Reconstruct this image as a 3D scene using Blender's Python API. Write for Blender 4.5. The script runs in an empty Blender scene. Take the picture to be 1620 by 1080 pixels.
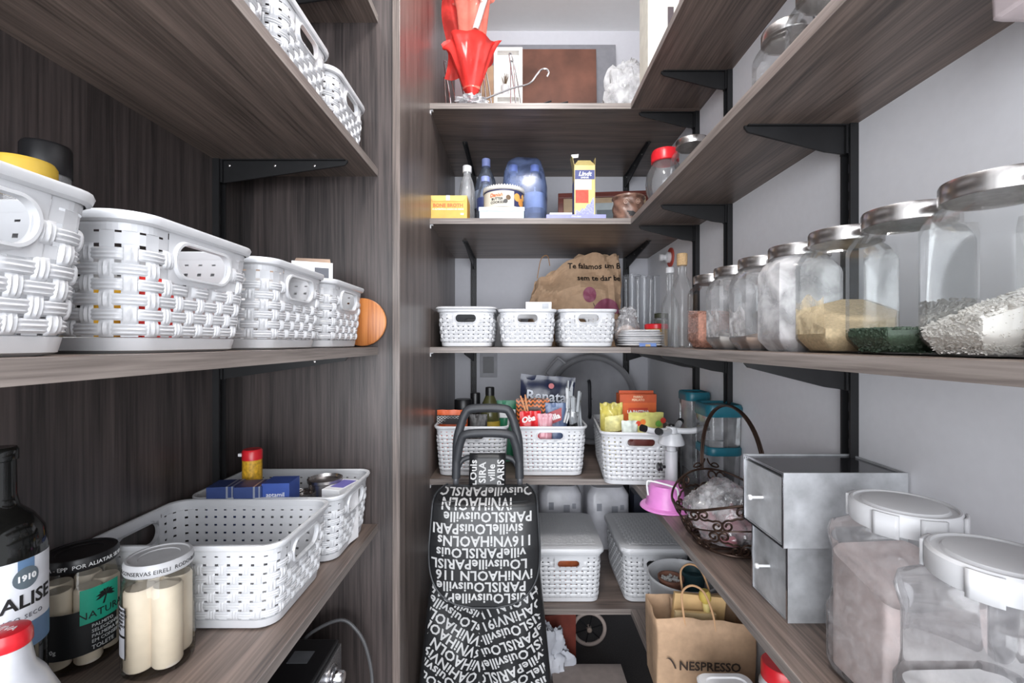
import bpy, bmesh, math, random
import numpy as np
from math import sin, cos, pi, radians, sqrt
from mathutils import Vector, Matrix, noise

# ------------------------------------------------------------------ camera, world, light
S = bpy.context.scene
COL = S.collection
H = 1.2                       # eye height
F = 720.0                     # focal length in pixels of the 1620 wide frame (16 mm on 36 mm)
cd = bpy.data.cameras.new('camera'); cam = bpy.data.objects.new('camera', cd); COL.objects.link(cam)
cam.location = (0, 0, H); cam.rotation_euler = (pi/2, 0, 0)
cd.sensor_width = 36; cd.lens = 36*F/1620; cd.shift_x = -7/1620; cd.shift_y = 2/1620
cd.clip_start = 0.02
S.camera = cam

w = bpy.data.worlds.new('world'); S.world = w; w.use_nodes = True
bg = w.node_tree.nodes['Background']
bg.inputs[0].default_value = (0.93, 0.96, 1.0, 1); bg.inputs[1].default_value = 0.75

def area(name, loc, size, power, rot=(0,0,0), color=(1,1,1), shape='DISK', size_y=None):
    l = bpy.data.lights.new(name, 'AREA'); l.energy = power; l.shape = shape; l.size = size
    if size_y: l.size_y = size_y
    l.color = color
    o = bpy.data.objects.new(name, l); COL.objects.link(o); o.location = loc; o.rotation_euler = rot
    return o
pl_ = bpy.data.lights.new('ceiling_lamp_light', 'POINT'); pl_.energy = 19; pl_.shadow_soft_size = 0.09; pl_.color = (1.0, 0.97, 0.95)
plo = bpy.data.objects.new('ceiling_lamp_light', pl_); COL.objects.link(plo); plo.location = (0.06, 0.50, 2.40)
area('rear_fill', (-0.05, -1.5, 1.25), 2.5, 80, rot=(radians(90), 0, 0), color=(0.92, 0.95, 1.0), shape='RECTANGLE', size_y=2.1)  # unseen fill light added behind the camera to brighten walls and shelves
S.view_settings.view_transform = 'Standard'; S.view_settings.look = 'None'
S.view_settings.gamma = 1; S.view_settings.use_curve_mapping = False
S.view_settings.exposure = 0.60
S.cycles.transparent_max_bounces = 32

# ------------------------------------------------------------------ materials
MATS = {}
def lin(c):
    r = []
    for v in c[:3]:
        v = v/255.0
        r.append(v/12.92 if v <= 0.04045 else ((v+0.055)/1.055)**2.4)
    return tuple(r)+(1,)
def mat(name, rgb, rough=0.5, metal=0.0, var=0.08, scale=40.0, bump=0.0, spec=0.5, stretch=(1,1,1), emit=0, alpha=None, trans=0):
    if name in MATS: return MATS[name]
    m = bpy.data.materials.new(name); m.use_nodes = True
    nt = m.node_tree; b = nt.nodes['Principled BSDF']
    c = lin(rgb)
    tc = nt.nodes.new('ShaderNodeTexCoord'); mp = nt.nodes.new('ShaderNodeMapping')
    mp.inputs['Scale'].default_value = stretch
    nz = nt.nodes.new('ShaderNodeTexNoise'); nz.inputs['Scale'].default_value = scale; nz.inputs['Detail'].default_value = 4
    nt.links.new(tc.outputs['Object'], mp.inputs[0]); nt.links.new(mp.outputs[0], nz.inputs['Vector'])
    rp = nt.nodes.new('ShaderNodeValToRGB')
    rp.color_ramp.elements[0].position = 0.3; rp.color_ramp.elements[1].position = 0.7
    rp.color_ramp.elements[0].color = tuple(max(0, v*(1-var)) for v in c[:3])+(1,)
    rp.color_ramp.elements[1].color = tuple(min(1, v*(1+var)) for v in c[:3])+(1,)
    nt.links.new(nz.outputs['Fac'], rp.inputs[0]); nt.links.new(rp.outputs[0], b.inputs['Base Color'])
    b.inputs['Roughness'].default_value = rough; b.inputs['Metallic'].default_value = metal
    b.inputs['Specular IOR Level'].default_value = spec
    if trans: b.inputs['Transmission Weight'].default_value = trans
    if alpha is not None: b.inputs['Alpha'].default_value = alpha
    if emit:
        b.inputs['Emission Color'].default_value = c; b.inputs['Emission Strength'].default_value = emit
    if bump:
        bp = nt.nodes.new('ShaderNodeBump'); bp.inputs['Strength'].default_value = bump; bp.inputs['Distance'].default_value = 0.002
        nt.links.new(nz.outputs['Fac'], bp.inputs['Height']); nt.links.new(bp.outputs[0], b.inputs['Normal'])
    MATS[name] = m
    return m
def wood(name, axis, c0, c1, rough=0.38, fine=1.0):
    if name in MATS: return MATS[name]
    m = bpy.data.materials.new(name); m.use_nodes = True
    nt = m.node_tree; b = nt.nodes['Principled BSDF']; L = nt.links
    tc = nt.nodes.new('ShaderNodeTexCoord')
    def nz(long, cross, detail, dist=0.0):
        mp = nt.nodes.new('ShaderNodeMapping')
        sc = [cross]*3; sc[axis] = long
        mp.inputs['Scale'].default_value = sc
        n = nt.nodes.new('ShaderNodeTexNoise'); n.inputs['Scale'].default_value = 1; n.inputs['Detail'].default_value = detail
        n.inputs['Distortion'].default_value = dist
        L.new(tc.outputs['Object'], mp.inputs[0]); L.new(mp.outputs[0], n.inputs['Vector'])
        return n
    a = nz(1.6, 26*fine, 5, 0.6); f = nz(6, 230*fine, 3); g = nz(60, 420, 2)
    mx = nt.nodes.new('ShaderNodeMath'); mx.operation = 'MULTIPLY_ADD'; mx.inputs[1].default_value = 0.55
    L.new(f.outputs['Fac'], mx.inputs[0])
    m2 = nt.nodes.new('ShaderNodeMath'); m2.operation = 'MULTIPLY'; m2.inputs[1].default_value = 0.6
    L.new(a.outputs['Fac'], m2.inputs[0]); L.new(m2.outputs[0], mx.inputs[2])
    rp = nt.nodes.new('ShaderNodeValToRGB')
    rp.color_ramp.elements[0].position = 0.40; rp.color_ramp.elements[0].color = lin(c0)
    rp.color_ramp.elements[1].position = 0.78; rp.color_ramp.elements[1].color = lin(c1)
    L.new(mx.outputs[0], rp.inputs[0]); L.new(rp.outputs[0], b.inputs['Base Color'])
    b.inputs['Roughness'].default_value = rough
    bp = nt.nodes.new('ShaderNodeBump'); bp.inputs['Strength'].default_value = 0.12; bp.inputs['Distance'].default_value = 0.001
    L.new(g.outputs['Fac'], bp.inputs['Height']); L.new(bp.outputs[0], b.inputs['Normal'])
    MATS[name] = m
    return m
def glass(name, tint=(1,1,1), refl=1.0, haze=0.0, hazecol=(0.8,0.8,0.82), rough=0.03, hazescale=0):
    """thin clear glass or plastic: transparent, with a fresnel reflection and an optional film of dust"""
    if name in MATS: return MATS[name]
    m = bpy.data.materials.new(name); m.use_nodes = True
    nt = m.node_tree; L = nt.links
    for n in list(nt.nodes):
        if n.type == 'BSDF_PRINCIPLED': nt.nodes.remove(n)
    out = [n for n in nt.nodes if n.type == 'OUTPUT_MATERIAL'][0]
    t = nt.nodes.new('ShaderNodeBsdfTransparent'); t.inputs[0].default_value = tuple(tint)+(1,)
    g = nt.nodes.new('ShaderNodeBsdfGlossy'); g.inputs['Roughness'].default_value = rough
    fr = nt.nodes.new('ShaderNodeFresnel'); fr.inputs['IOR'].default_value = 1.5
    mu = nt.nodes.new('ShaderNodeMath'); mu.operation = 'MULTIPLY'; mu.inputs[1].default_value = refl; mu.use_clamp = True
    L.new(fr.outputs[0], mu.inputs[0])
    mx = nt.nodes.new('ShaderNodeMixShader'); L.new(mu.outputs[0], mx.inputs[0]); L.new(t.outputs[0], mx.inputs[1]); L.new(g.outputs[0], mx.inputs[2])
    last = mx
    if haze:
        d = nt.nodes.new('ShaderNodeBsdfDiffuse'); d.inputs[0].default_value = tuple(hazecol)+(1,)
        hx = nt.nodes.new('ShaderNodeMixShader'); hx.inputs[0].default_value = haze
        if hazescale:
            tc = nt.nodes.new('ShaderNodeTexCoord')
            nz = nt.nodes.new('ShaderNodeTexNoise'); nz.inputs['Scale'].default_value = hazescale; nz.inputs['Detail'].default_value = 5
            nz.inputs['Distortion'].default_value = 0.4
            L.new(tc.outputs['Object'], nz.inputs['Vector'])
            mr = nt.nodes.new('ShaderNodeMapRange'); mr.inputs[1].default_value = 0.38; mr.inputs[2].default_value = 0.72
            mr.inputs[3].default_value = haze*0.45; mr.inputs[4].default_value = min(1, haze*1.7)
            L.new(nz.outputs['Fac'], mr.inputs[0]); L.new(mr.outputs[0], hx.inputs[0])
        L.new(mx.outputs[0], hx.inputs[1]); L.new(d.outputs[0], hx.inputs[2]); last = hx
    L.new(last.outputs[0], out.inputs[0])
    MATS[name] = m
    return m
def chevron(name, c0, c1, sx, sz):
    if name in MATS: return MATS[name]
    m = bpy.data.materials.new(name); m.use_nodes = True
    nt = m.node_tree; L = nt.links; b = nt.nodes['Principled BSDF']
    tc = nt.nodes.new('ShaderNodeTexCoord'); sp = nt.nodes.new('ShaderNodeSeparateXYZ'); L.new(tc.outputs['Object'], sp.inputs[0])
    def M(op, a, bb):
        n = nt.nodes.new('ShaderNodeMath'); n.operation = op
        for i, v in enumerate((a, bb)):
            if isinstance(v, (int, float)): n.inputs[i].default_value = v
            else: L.new(v, n.inputs[i])
        return n.outputs[0]
    pp = M('PINGPONG', sp.outputs['X'], sx)
    v = M('ADD', sp.outputs['Z'], pp)
    fr = M('FRACT', M('DIVIDE', v, sz), 0)
    gt = M('GREATER_THAN', fr, 0.5)
    mx = nt.nodes.new('ShaderNodeMix'); mx.data_type = 'RGBA'
    mx.inputs[6].default_value = lin(c0); mx.inputs[7].default_value = lin(c1)
    L.new(gt, mx.inputs[0]); L.new(mx.outputs[2], b.inputs['Base Color']); b.inputs['Roughness'].default_value = 0.35
    MATS[name] = m
    return m

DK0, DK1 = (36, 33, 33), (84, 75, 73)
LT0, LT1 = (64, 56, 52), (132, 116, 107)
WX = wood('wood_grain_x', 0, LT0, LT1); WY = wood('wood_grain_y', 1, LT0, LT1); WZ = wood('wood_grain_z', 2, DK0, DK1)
WP = wood('wood_panel_gloss', 2, (66, 59, 56), (128, 116, 110), rough=0.33)
EDX = wood('lit_edge_x', 0, (92, 84, 80), (158, 148, 142)); EDY = wood('lit_edge_y', 1, (92, 84, 80), (158, 148, 142)); EDZ = wood('edge_band_z', 2, (52, 45, 42), (92, 82, 78))  # EDX, EDY: paler wood, light on the shelf fronts put into the colour
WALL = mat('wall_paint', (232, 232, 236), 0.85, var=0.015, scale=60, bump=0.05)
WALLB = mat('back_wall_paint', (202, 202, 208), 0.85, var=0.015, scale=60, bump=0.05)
CEIL = mat('ceiling_paint_', (238, 238, 238), 0.9, var=0.01)
FLOOR = mat('floor_stone', (58, 54, 53), 0.6, var=0.35, scale=240)
WHITE = mat('white_plastic', (202, 203, 206), 0.32, var=0.015)
OFFW = mat('off_white_plastic', (222, 222, 224), 0.4, var=0.02)
LIDW = mat('white_lid_plastic', (220, 220, 222), 0.38, var=0.015)
BLACK = mat('black_metal', (20, 20, 22), 0.5, var=0.2)
BLKP = mat('black_plastic', (24, 24, 26), 0.35, var=0.15)
DARKGAP = mat('slot_dark', (70, 70, 74), 0.7)
STEEL = mat('brushed_steel', (196, 192, 190), 0.27, 1.0, var=0.10, scale=3, stretch=(60, 60, 1))
CHROME = mat('chrome', (214, 214, 218), 0.12, 1.0, var=0.03)
GALV = mat('galvanised_box', (186, 188, 191), 0.5, 0.35, var=0.24, scale=30)
GLASS = glass('clear_glass', (0.97, 0.98, 0.98), 0.6)
GLASSD = glass('dusty_glass', (0.96, 0.97, 0.97), 1.0, haze=0.20, hazescale=18)
GLASSP = glass('powder_coated_glass', (0.95, 0.95, 0.95), 0.9, haze=0.46, hazecol=(0.83, 0.82, 0.83), hazescale=26)
PETJ = glass('clear_plastic_jar', (0.98, 0.98, 0.98), 0.8, haze=0.12, hazecol=(0.82, 0.81, 0.83), hazescale=70)
BAGP = glass('clear_bag_film', (0.96, 0.96, 0.97), 1.5, haze=0.24, hazecol=(0.86, 0.86, 0.88), rough=0.12, hazescale=30)
KRAFT = mat('kraft_paper', (176, 146, 118), 0.8, var=0.10, scale=60, bump=0.15)
KRAFTD = mat('kraft_paper_inside', (168, 124, 78), 0.8, var=0.12, scale=60)
INK = mat('black_ink', (24, 22, 24), 0.6)
INKW = mat('white_ink', (228, 228, 228), 0.6)
RED = mat('red_plastic', (206, 34, 44), 0.3)
TEAL = mat('teal_plastic', (24, 96, 112), 0.4)
PINK = mat('pink_plastic', (208, 128, 194), 0.35)
BRONZE = mat('bronze_wire', (62, 46, 38), 0.4, 0.6, var=0.25)
CARDW = mat('white_card', (228, 228, 230), 0.6)
CORK = mat('cork', (206, 172, 128), 0.8, var=0.2, scale=300)

# ------------------------------------------------------------------ geometry helpers
class MB:
    def __init__(self): self.v = []; self.f = []
    def add(self, v, f):
        n = len(self.v); self.v += [tuple(p) for p in v]; self.f += [tuple(i+n for i in q) for q in f]; return self
    def box(self, x0, x1, y0, y1, z0, z1):
        return self.add([(x0,y0,z0),(x1,y0,z0),(x1,y1,z0),(x0,y1,z0),(x0,y0,z1),(x1,y0,z1),(x1,y1,z1),(x0,y1,z1)],
                        [(0,3,2,1),(4,5,6,7),(0,1,5,4),(1,2,6,5),(2,3,7,6),(3,0,4,7)])
    def loft(self, rings, cap0=True, cap1=True, closed=True):
        n = len(rings[0]); b = len(self.v)
        for r in rings: self.v += [tuple(p) for p in r]
        for i in range(len(rings)-1):
            for j in range(n if closed else n-1):
                k = (j+1) % n
                self.f.append((b+i*n+j, b+i*n+k, b+(i+1)*n+k, b+(i+1)*n+j))
        if cap0: self.f.append(tuple(b+j for j in reversed(range(n))))
        if cap1: self.f.append(tuple(b+(len(rings)-1)*n+j for j in range(n)))
        return self
    def lathe(self, prof, n=28, c=(0,0,0), cap0=True, cap1=True):
        rings = [[(c[0]+r*cos(2*pi*j/n), c[1]+r*sin(2*pi*j/n), c[2]+z) for j in range(n)] for r, z in prof]
        return self.loft(rings, cap0, cap1)
    def tube(self, pts, r, n=8, closed=False, caps=True):
        pts = [Vector(p) for p in pts]; m = len(pts); rings = []
        up = None
        for i, p in enumerate(pts):
            a = pts[i-1] if (i > 0 or closed) else p
            c = pts[(i+1) % m] if (i < m-1 or closed) else p
            t = (c-a)
            if t.length < 1e-9: t = Vector((0,0,1))
            t.normalize()
            if up is None:
                up = Vector((0,0,1)) if abs(t.z) < 0.9 else Vector((1,0,0))
            u = up - t*up.dot(t)
            if u.length < 1e-6: u = t.orthogonal()
            u.normalize(); v = t.cross(u); up = u
            rr = r[i] if isinstance(r, (list, tuple)) else r
            rings.append([p+u*(rr*cos(2*pi*k/n))+v*(rr*sin(2*pi*k/n)) for k in range(n)])
        if closed: rings.append(rings[0])
        return self.loft(rings, caps and not closed, caps and not closed)
    def grid(self, fn, nu, nv):
        b = len(self.v)
        for j in range(nv+1):
            for i in range(nu+1): self.v.append(tuple(fn(i/nu, j/nv)))
        for j in range(nv):
            for i in range(nu):
                a = b+j*(nu+1)+i
                self.f.append((a, a+1, a+nu+2, a+nu+1))
        return self
    def sphere(self, c, r, n=12, m=8, sc=(1,1,1)):
        rings = []
        for i in range(1, m):
            a = -pi/2+pi*i/m
            rings.append([(c[0]+sc[0]*r*cos(a)*cos(2*pi*j/n), c[1]+sc[1]*r*cos(a)*sin(2*pi*j/n), c[2]+sc[2]*r*sin(a)) for j in range(n)])
        return self.loft(rings)
    def xf(self, fn):
        self.v = [tuple(fn(Vector(p))) for p in self.v]; return self
def link(o, parent=None):
    COL.objects.link(o)
    if parent is not None: o.parent = parent
    return o
def mesh(name, mb, m, smooth=40, recalc=True):
    me = bpy.data.meshes.new(name); me.from_pydata(mb.v, [], mb.f)
    if recalc:
        bm = bmesh.new(); bm.from_mesh(me); bmesh.ops.recalc_face_normals(bm, faces=bm.faces); bm.to_mesh(me); bm.free()
    if smooth:
        me.polygons.foreach_set('use_smooth', [True]*len(me.polygons))
        me.set_sharp_from_angle(angle=radians(smooth))
    me.materials.append(m)
    return me
def part(name, mb, m, parent=None, smooth=40, bevel=0, solid=0, loc=None, rot=None, recalc=True):
    me = mb if isinstance(mb, bpy.types.Mesh) else mesh(name, mb, m, smooth, recalc)
    o = bpy.data.objects.new(name, me); link(o, parent)
    if loc: o.location = loc
    if rot: o.rotation_euler = rot
    if solid:
        s = o.modifiers.new('solid', 'SOLIDIFY'); s.thickness = solid; s.offset = 0
    if bevel:
        bv = o.modifiers.new('bevel', 'BEVEL'); bv.width = bevel; bv.segments = 2; bv.limit_method = 'ANGLE'
    return o
def tag(o, label=None, cat=None, group=None, kind=None):
    if label: o['label'] = label
    if cat: o['category'] = cat
    if group: o['group'] = group
    if kind: o['kind'] = kind
    return o
def thing(name, label, cat, loc=(0,0,0), rz=0, group=None):
    o = bpy.data.objects.new(name, None); o.empty_display_size = 0.05; link(o)
    o.location = loc; o.rotation_euler = (0, 0, rz)
    return tag(o, label, cat, group)
def copy_tree(o, parent=None):
    c = o.copy(); COL.objects.link(c); c.parent = parent
    for ch in list(o.children): copy_tree(ch, c)
    return c
def rr(a, b, r, n=6):
    """rounded rectangle outline, half sizes a, b"""
    r = min(r, a*0.999, b*0.999); pts = []
    for cx, cy, a0 in ((a-r, b-r, 0), (-(a-r), b-r, 90), (-(a-r), -(b-r), 180), (a-r, -(b-r), 270)):
        for k in range(n+1):
            t = radians(a0+90*k/n); pts.append((cx+r*cos(t), cy+r*sin(t)))
    return pts
def ring(a, b, r, z, n=6, c=(0,0)): return [(c[0]+x, c[1]+y, z) for x, y in rr(a, b, r, n)]
def X(px, Y): return (px-817)*Y/F
def Z(py, Y): return H-(py-542)*Y/F
def text(body, size, off=0.0, ex=0.0002, ax='CENTER', space=1.0, shear=0.0, ay='CENTER'):
    c = bpy.data.curves.new('t', 'FONT'); c.body = body; c.size = size; c.offset = off; c.extrude = ex
    c.align_x = ax; c.align_y = ay; c.resolution_u = 2; c.space_character = space; c.shear = shear
    o = bpy.data.objects.new('t', c); COL.objects.link(o)
    dg = bpy.context.evaluated_depsgraph_get()
    me = bpy.data.meshes.new_from_object(o.evaluated_get(dg))
    mb = MB(); mb.add([v.co[:] for v in me.vertices], [p.vertices[:] for p in me.polygons])
    bpy.data.objects.remove(o); bpy.data.curves.remove(c); bpy.data.meshes.remove(me)
    return mb
def flat(mb, o, right, up):
    """place a mesh drawn in the xy plane on a plane given by origin, right and up"""
    o = Vector(o); r = Vector(right).normalized(); u = Vector(up).normalized(); n = r.cross(u)
    return mb.xf(lambda p: o+r*p.x+u*p.y+n*p.z)
def wrap(mb, R, z, a0):
    """place a mesh drawn in the xy plane around a cylinder of radius R, centred on angle a0"""
    return mb.xf(lambda p: ((R+p.z)*cos(a0+p.x/R), (R+p.z)*sin(a0+p.x/R), z+p.y))
def arcpatch(R, a0, a1, z0, z1, n=14, ex=0.0):
    mb = MB()
    return mb.grid(lambda u, v: ((R)*cos(a0+(a1-a0)*u), (R)*sin(a0+(a1-a0)*u), z0+(z1-z0)*v), n, 1)
def nz3(p, s, seed=0): return noise.noise_vector(Vector((p[0]*s+seed*7.3, p[1]*s-seed*3.1, p[2]*s+seed*1.7)))
def crumple(c, size, amp=0.25, seed=0, freq=2.2, n=40, m=26, flatb=True):
    """crumpled bag: a ball pushed about by noise, in creases"""
    mb = MB(); rings = []
    for i in range(m+1):
        a = -pi/2+pi*(0.02+0.96*i/m); rg = []
        for j in range(n):
            d = Vector((cos(a)*cos(2*pi*j/n), cos(a)*sin(2*pi*j/n), sin(a)))
            q = d*freq+Vector((seed*3.7, seed*1.9, seed*5.3))
            k = 1+amp*(noise.noise(q)*0.9)-amp*0.7*abs(noise.noise(q*2.3))+amp*0.35*(0.5-abs(noise.noise(q*5.1)))
            p = Vector((d.x*size[0], d.y*size[1], d.z*size[2]))*k
            if flatb and p.z < -size[2]*0.75: p.z = -size[2]*0.75
            rg.append((c[0]+p.x, c[1]+p.y, c[2]+p.z+(size[2]*0.75 if flatb else 0)))
        rings.append(rg)
    return mb.loft(rings)
def pillow(wd, ht, dp, seed=0, nu=14, nv=18, crimp=0.06, lean=0.0, amp=0.12):
    """filled pouch standing on its base, facing -y"""
    mb = MB()
    def fn(sgn):
        def g(u, v):
            x = (u-0.5)*2; e = max(0, 1-abs(x)**2.6)**0.5
            vv = min(1, v/(1-crimp)) if v < 1-crimp else 1
            t = (1-vv**3.2)**0.6 if v < 1-crimp else 0.02
            y = sgn*dp/2*e*t*(0.75+0.25*min(1, vv*4))
            nn = noise.noise(Vector((x*2.3+seed*5, v*3.1, sgn*2+seed)))*amp*dp+noise.noise(Vector((x*6+seed*5, v*8, sgn*2+seed)))*amp*0.5*dp
            return (x*wd/2*(1-0.05*t)*(0.8+0.2*min(1, v*1.5)), y+nn*e+lean*v*ht, v*ht+0.15*amp*dp*sin(x*9+seed)*v)
        return g
    mb.grid(fn(-1), nu, nv); mb.grid(fn(1), nu, nv)
    return mb

# ------------------------------------------------------------------ the room
XW, YW, XL = 0.585, 2.03, -0.65           # right wall, back wall, left wall
YF, XR, XE, YP, XP = 1.44, 0.362, -0.3285, 1.08, -0.274   # shelf fronts and panels
CZ = H+1.39
def struct(name, x0, x1, y0, y1, z0, z1, m, label):
    return tag(part(name, MB().box(x0, x1, y0, y1, z0, z1), m, smooth=0), label, None, None, 'structure')
struct('floor', -1.7, 1.7, -1.3, 2.13, -0.06, 0, FLOOR, 'dark speckled stone pantry floor')
struct('ceiling', -1.7, 1.7, -0.9, 2.13, CZ, CZ+0.06, CEIL, 'white painted pantry ceiling')
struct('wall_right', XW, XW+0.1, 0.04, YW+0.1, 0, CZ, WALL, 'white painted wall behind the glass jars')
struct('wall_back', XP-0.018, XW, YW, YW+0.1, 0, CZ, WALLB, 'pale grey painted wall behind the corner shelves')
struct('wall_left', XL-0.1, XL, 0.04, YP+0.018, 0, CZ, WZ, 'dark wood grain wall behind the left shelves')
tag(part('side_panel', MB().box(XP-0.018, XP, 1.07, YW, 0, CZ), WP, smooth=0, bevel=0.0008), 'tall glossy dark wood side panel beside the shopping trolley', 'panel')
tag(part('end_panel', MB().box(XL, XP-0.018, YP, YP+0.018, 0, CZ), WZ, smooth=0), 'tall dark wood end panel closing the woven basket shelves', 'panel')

def shelf(label, x0, x1, y0, y1, top, face, m):
    zt = H+top
    t = thing('shelf', label, 'shelf', ((x0+x1)/2, (y0+y1)/2, zt-0.018))
    hx, hy = (x1-x0)/2, (y1-y0)/2
    b = [-hx, hx, -hy, hy]; e = list(b)
    if face == '+x': b[1] -= 0.001; e[0] = b[1]
    if face == '-x': b[0] += 0.001; e[1] = b[0]
    if face == '-y': b[2] += 0.001; e[3] = b[2]
    part('board', MB().box(*b, 0, 0.018), m, t, smooth=0)
    part('edge_band', MB().box(*e, 0, 0.018), EDX if face == '-y' else EDY, t, smooth=0)  # thin front strip, painted lighter as if catching the light
    return t
BZ = [0.758, 0.394, -0.014, -0.431, -0.842]
LZ = [0.777, 0.4125, -0.0105, -0.43, -0.842]
bl = ['with the red cellophane', 'with the water bottles', 'with three small baskets', 'with the steel pan', 'with lidded baskets']
rl = ['above the red lidded globe jar', 'above the row of steel lidded jars', 'under the row of steel lidded jars', 'under the silver drawer boxes', 'under the kraft paper bag']
ll = ['nearest the ceiling on the basket side', 'carrying the highest baskets', 'carrying four woven baskets in a row', 'carrying the bottle and palm jars', 'under the black toaster oven']
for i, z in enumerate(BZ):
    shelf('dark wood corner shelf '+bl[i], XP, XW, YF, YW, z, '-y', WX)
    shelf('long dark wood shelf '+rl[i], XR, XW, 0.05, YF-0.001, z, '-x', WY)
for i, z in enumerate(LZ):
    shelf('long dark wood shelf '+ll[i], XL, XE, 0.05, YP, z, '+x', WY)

def rail(loc, rz, z0, z1, label):
    """slotted upright; local +x points away from the wall"""
    t = thing('shelf_rail', label, 'shelf rail', (loc[0], loc[1], z0), rz)
    h = z1-z0
    mb = MB().box(0, 0.004, -0.0125, 0.0125, 0, h).box(0.004, 0.014, -0.0125, -0.009, 0, h).box(0.004, 0.014, 0.009, 0.0125, 0, h)
    part('channel', mb, BLACK, t, smooth=0)
    sl = MB(); k = 0.02
    while k < h-0.03:
        for y in (-0.0045, 0.0045): sl.box(0.004, 0.0046, y-0.0016, y+0.0016, k, k+0.016)
        k += 0.032
    part('slot_row', sl, DARKGAP, t, smooth=0)
    return t
def bracket(loc, rz, L, label, grp):
    """tapered shelf bracket, top at local z = 0, reaching along local +x"""
    t = thing('shelf_bracket', label, 'bracket', loc, rz, grp)
    o = [(0.014, 0), (L, 0), (L, -0.004), (L-0.006, -0.011), (0.05, -0.045), (0.014, -0.05)]
    mb = MB().loft([[(x, -0.0022, z) for x, z in o], [(x, 0.0022, z) for x, z in o]])
    part('blade', mb, BLACK, t, smooth=0)
    part('flange', MB().box(0.014, L-0.004, -0.009, 0.009, -0.0022, -0.0002).box(0.0142, 0.018, -0.008, 0.008, -0.05, -0.002), BLACK, t, smooth=0)
    for x in (0.03, L*0.45, L*0.75):
        part('rivet', MB().lathe([(0.003, 0), (0.003, 0.001), (0.0015, 0.0016)], 8).xf(lambda p: Vector((x+p.x, -0.0022-p.z, -0.012+p.y))), STEEL, t, smooth=0)
    return t
def bk(z): return H+z-0.018
for k, (Y, nm) in enumerate(((1.465, 'nearest the back corner'), (1.243, 'behind the teal lidded containers'), (0.79, 'behind the silver drawer boxes'))):
    rail((XW, Y), pi, 0.1, 2.45, 'black slotted shelf rail on the right wall '+nm)
    for i, z in enumerate(BZ):
        bracket((XW, Y, bk(z)), pi, 0.19, 'black bracket %s, under the shelf %s' % (['in the corner','by the teal containers','by the silver boxes'][k], rl[i].replace('the row of steel lidded jars', 'the glass jars')), 'brackets on the right wall')
for k, (x, nm) in enumerate(((-0.19, 'above the power socket'), (0.487, 'behind the drinking glasses'))):
    rail((x, YW), -pi/2, 0.1, 2.35, 'black slotted shelf rail on the back wall '+nm)
    for i, z in enumerate(BZ):
        bracket((x, YW, bk(z)), -pi/2, 0.36, 'black bracket %s, under the corner shelf %s' % (['near the socket','near the glasses'][k], bl[i]), 'brackets on the back wall')
rail((XL, 0.985), 0, 0.1, 2.35, 'black slotted shelf rail on the dark wood wall')
for i, z in enumerate(LZ[:4]):
    bracket((XL, 0.985, bk(z)), 0, 0.285, 'black bracket on dark wood wall under the shelf '+ll[i], 'brackets on the dark wood wall')
for z in BZ[:4]:
    t = thing('shelf_pin', 'small white corner pin under the corner shelf '+bl[BZ.index(z)], 'shelf pin', (XP, YF+0.006, H+z-0.018), 0, 'white shelf pins on the side panel')
    part('pin_plate', MB().box(0, 0.002, 0, 0.010, -0.012, -0.0), OFFW, t, smooth=0)
    part('pin_foot', MB().box(0.002, 0.009, 0, 0.010, -0.0025, -0.0), OFFW, t, smooth=0)
# ceiling lamp (out of frame, gives the light)
t = thing('ceiling_lamp', 'round white ceiling lamp over the aisle', 'lamp', (0.06, 0.50, CZ-0.05))
part('housing', MB().lathe([(0.15, 0.012), (0.155, 0.02), (0.155, 0.05)], 40), LIDW, t)
part('diffuser', MB().lathe([(0.02, 0.001), (0.10, 0.002), (0.145, 0.012)], 40), mat('lamp_diffuser', (255, 250, 245), 0.5, emit=3), t)

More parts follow.
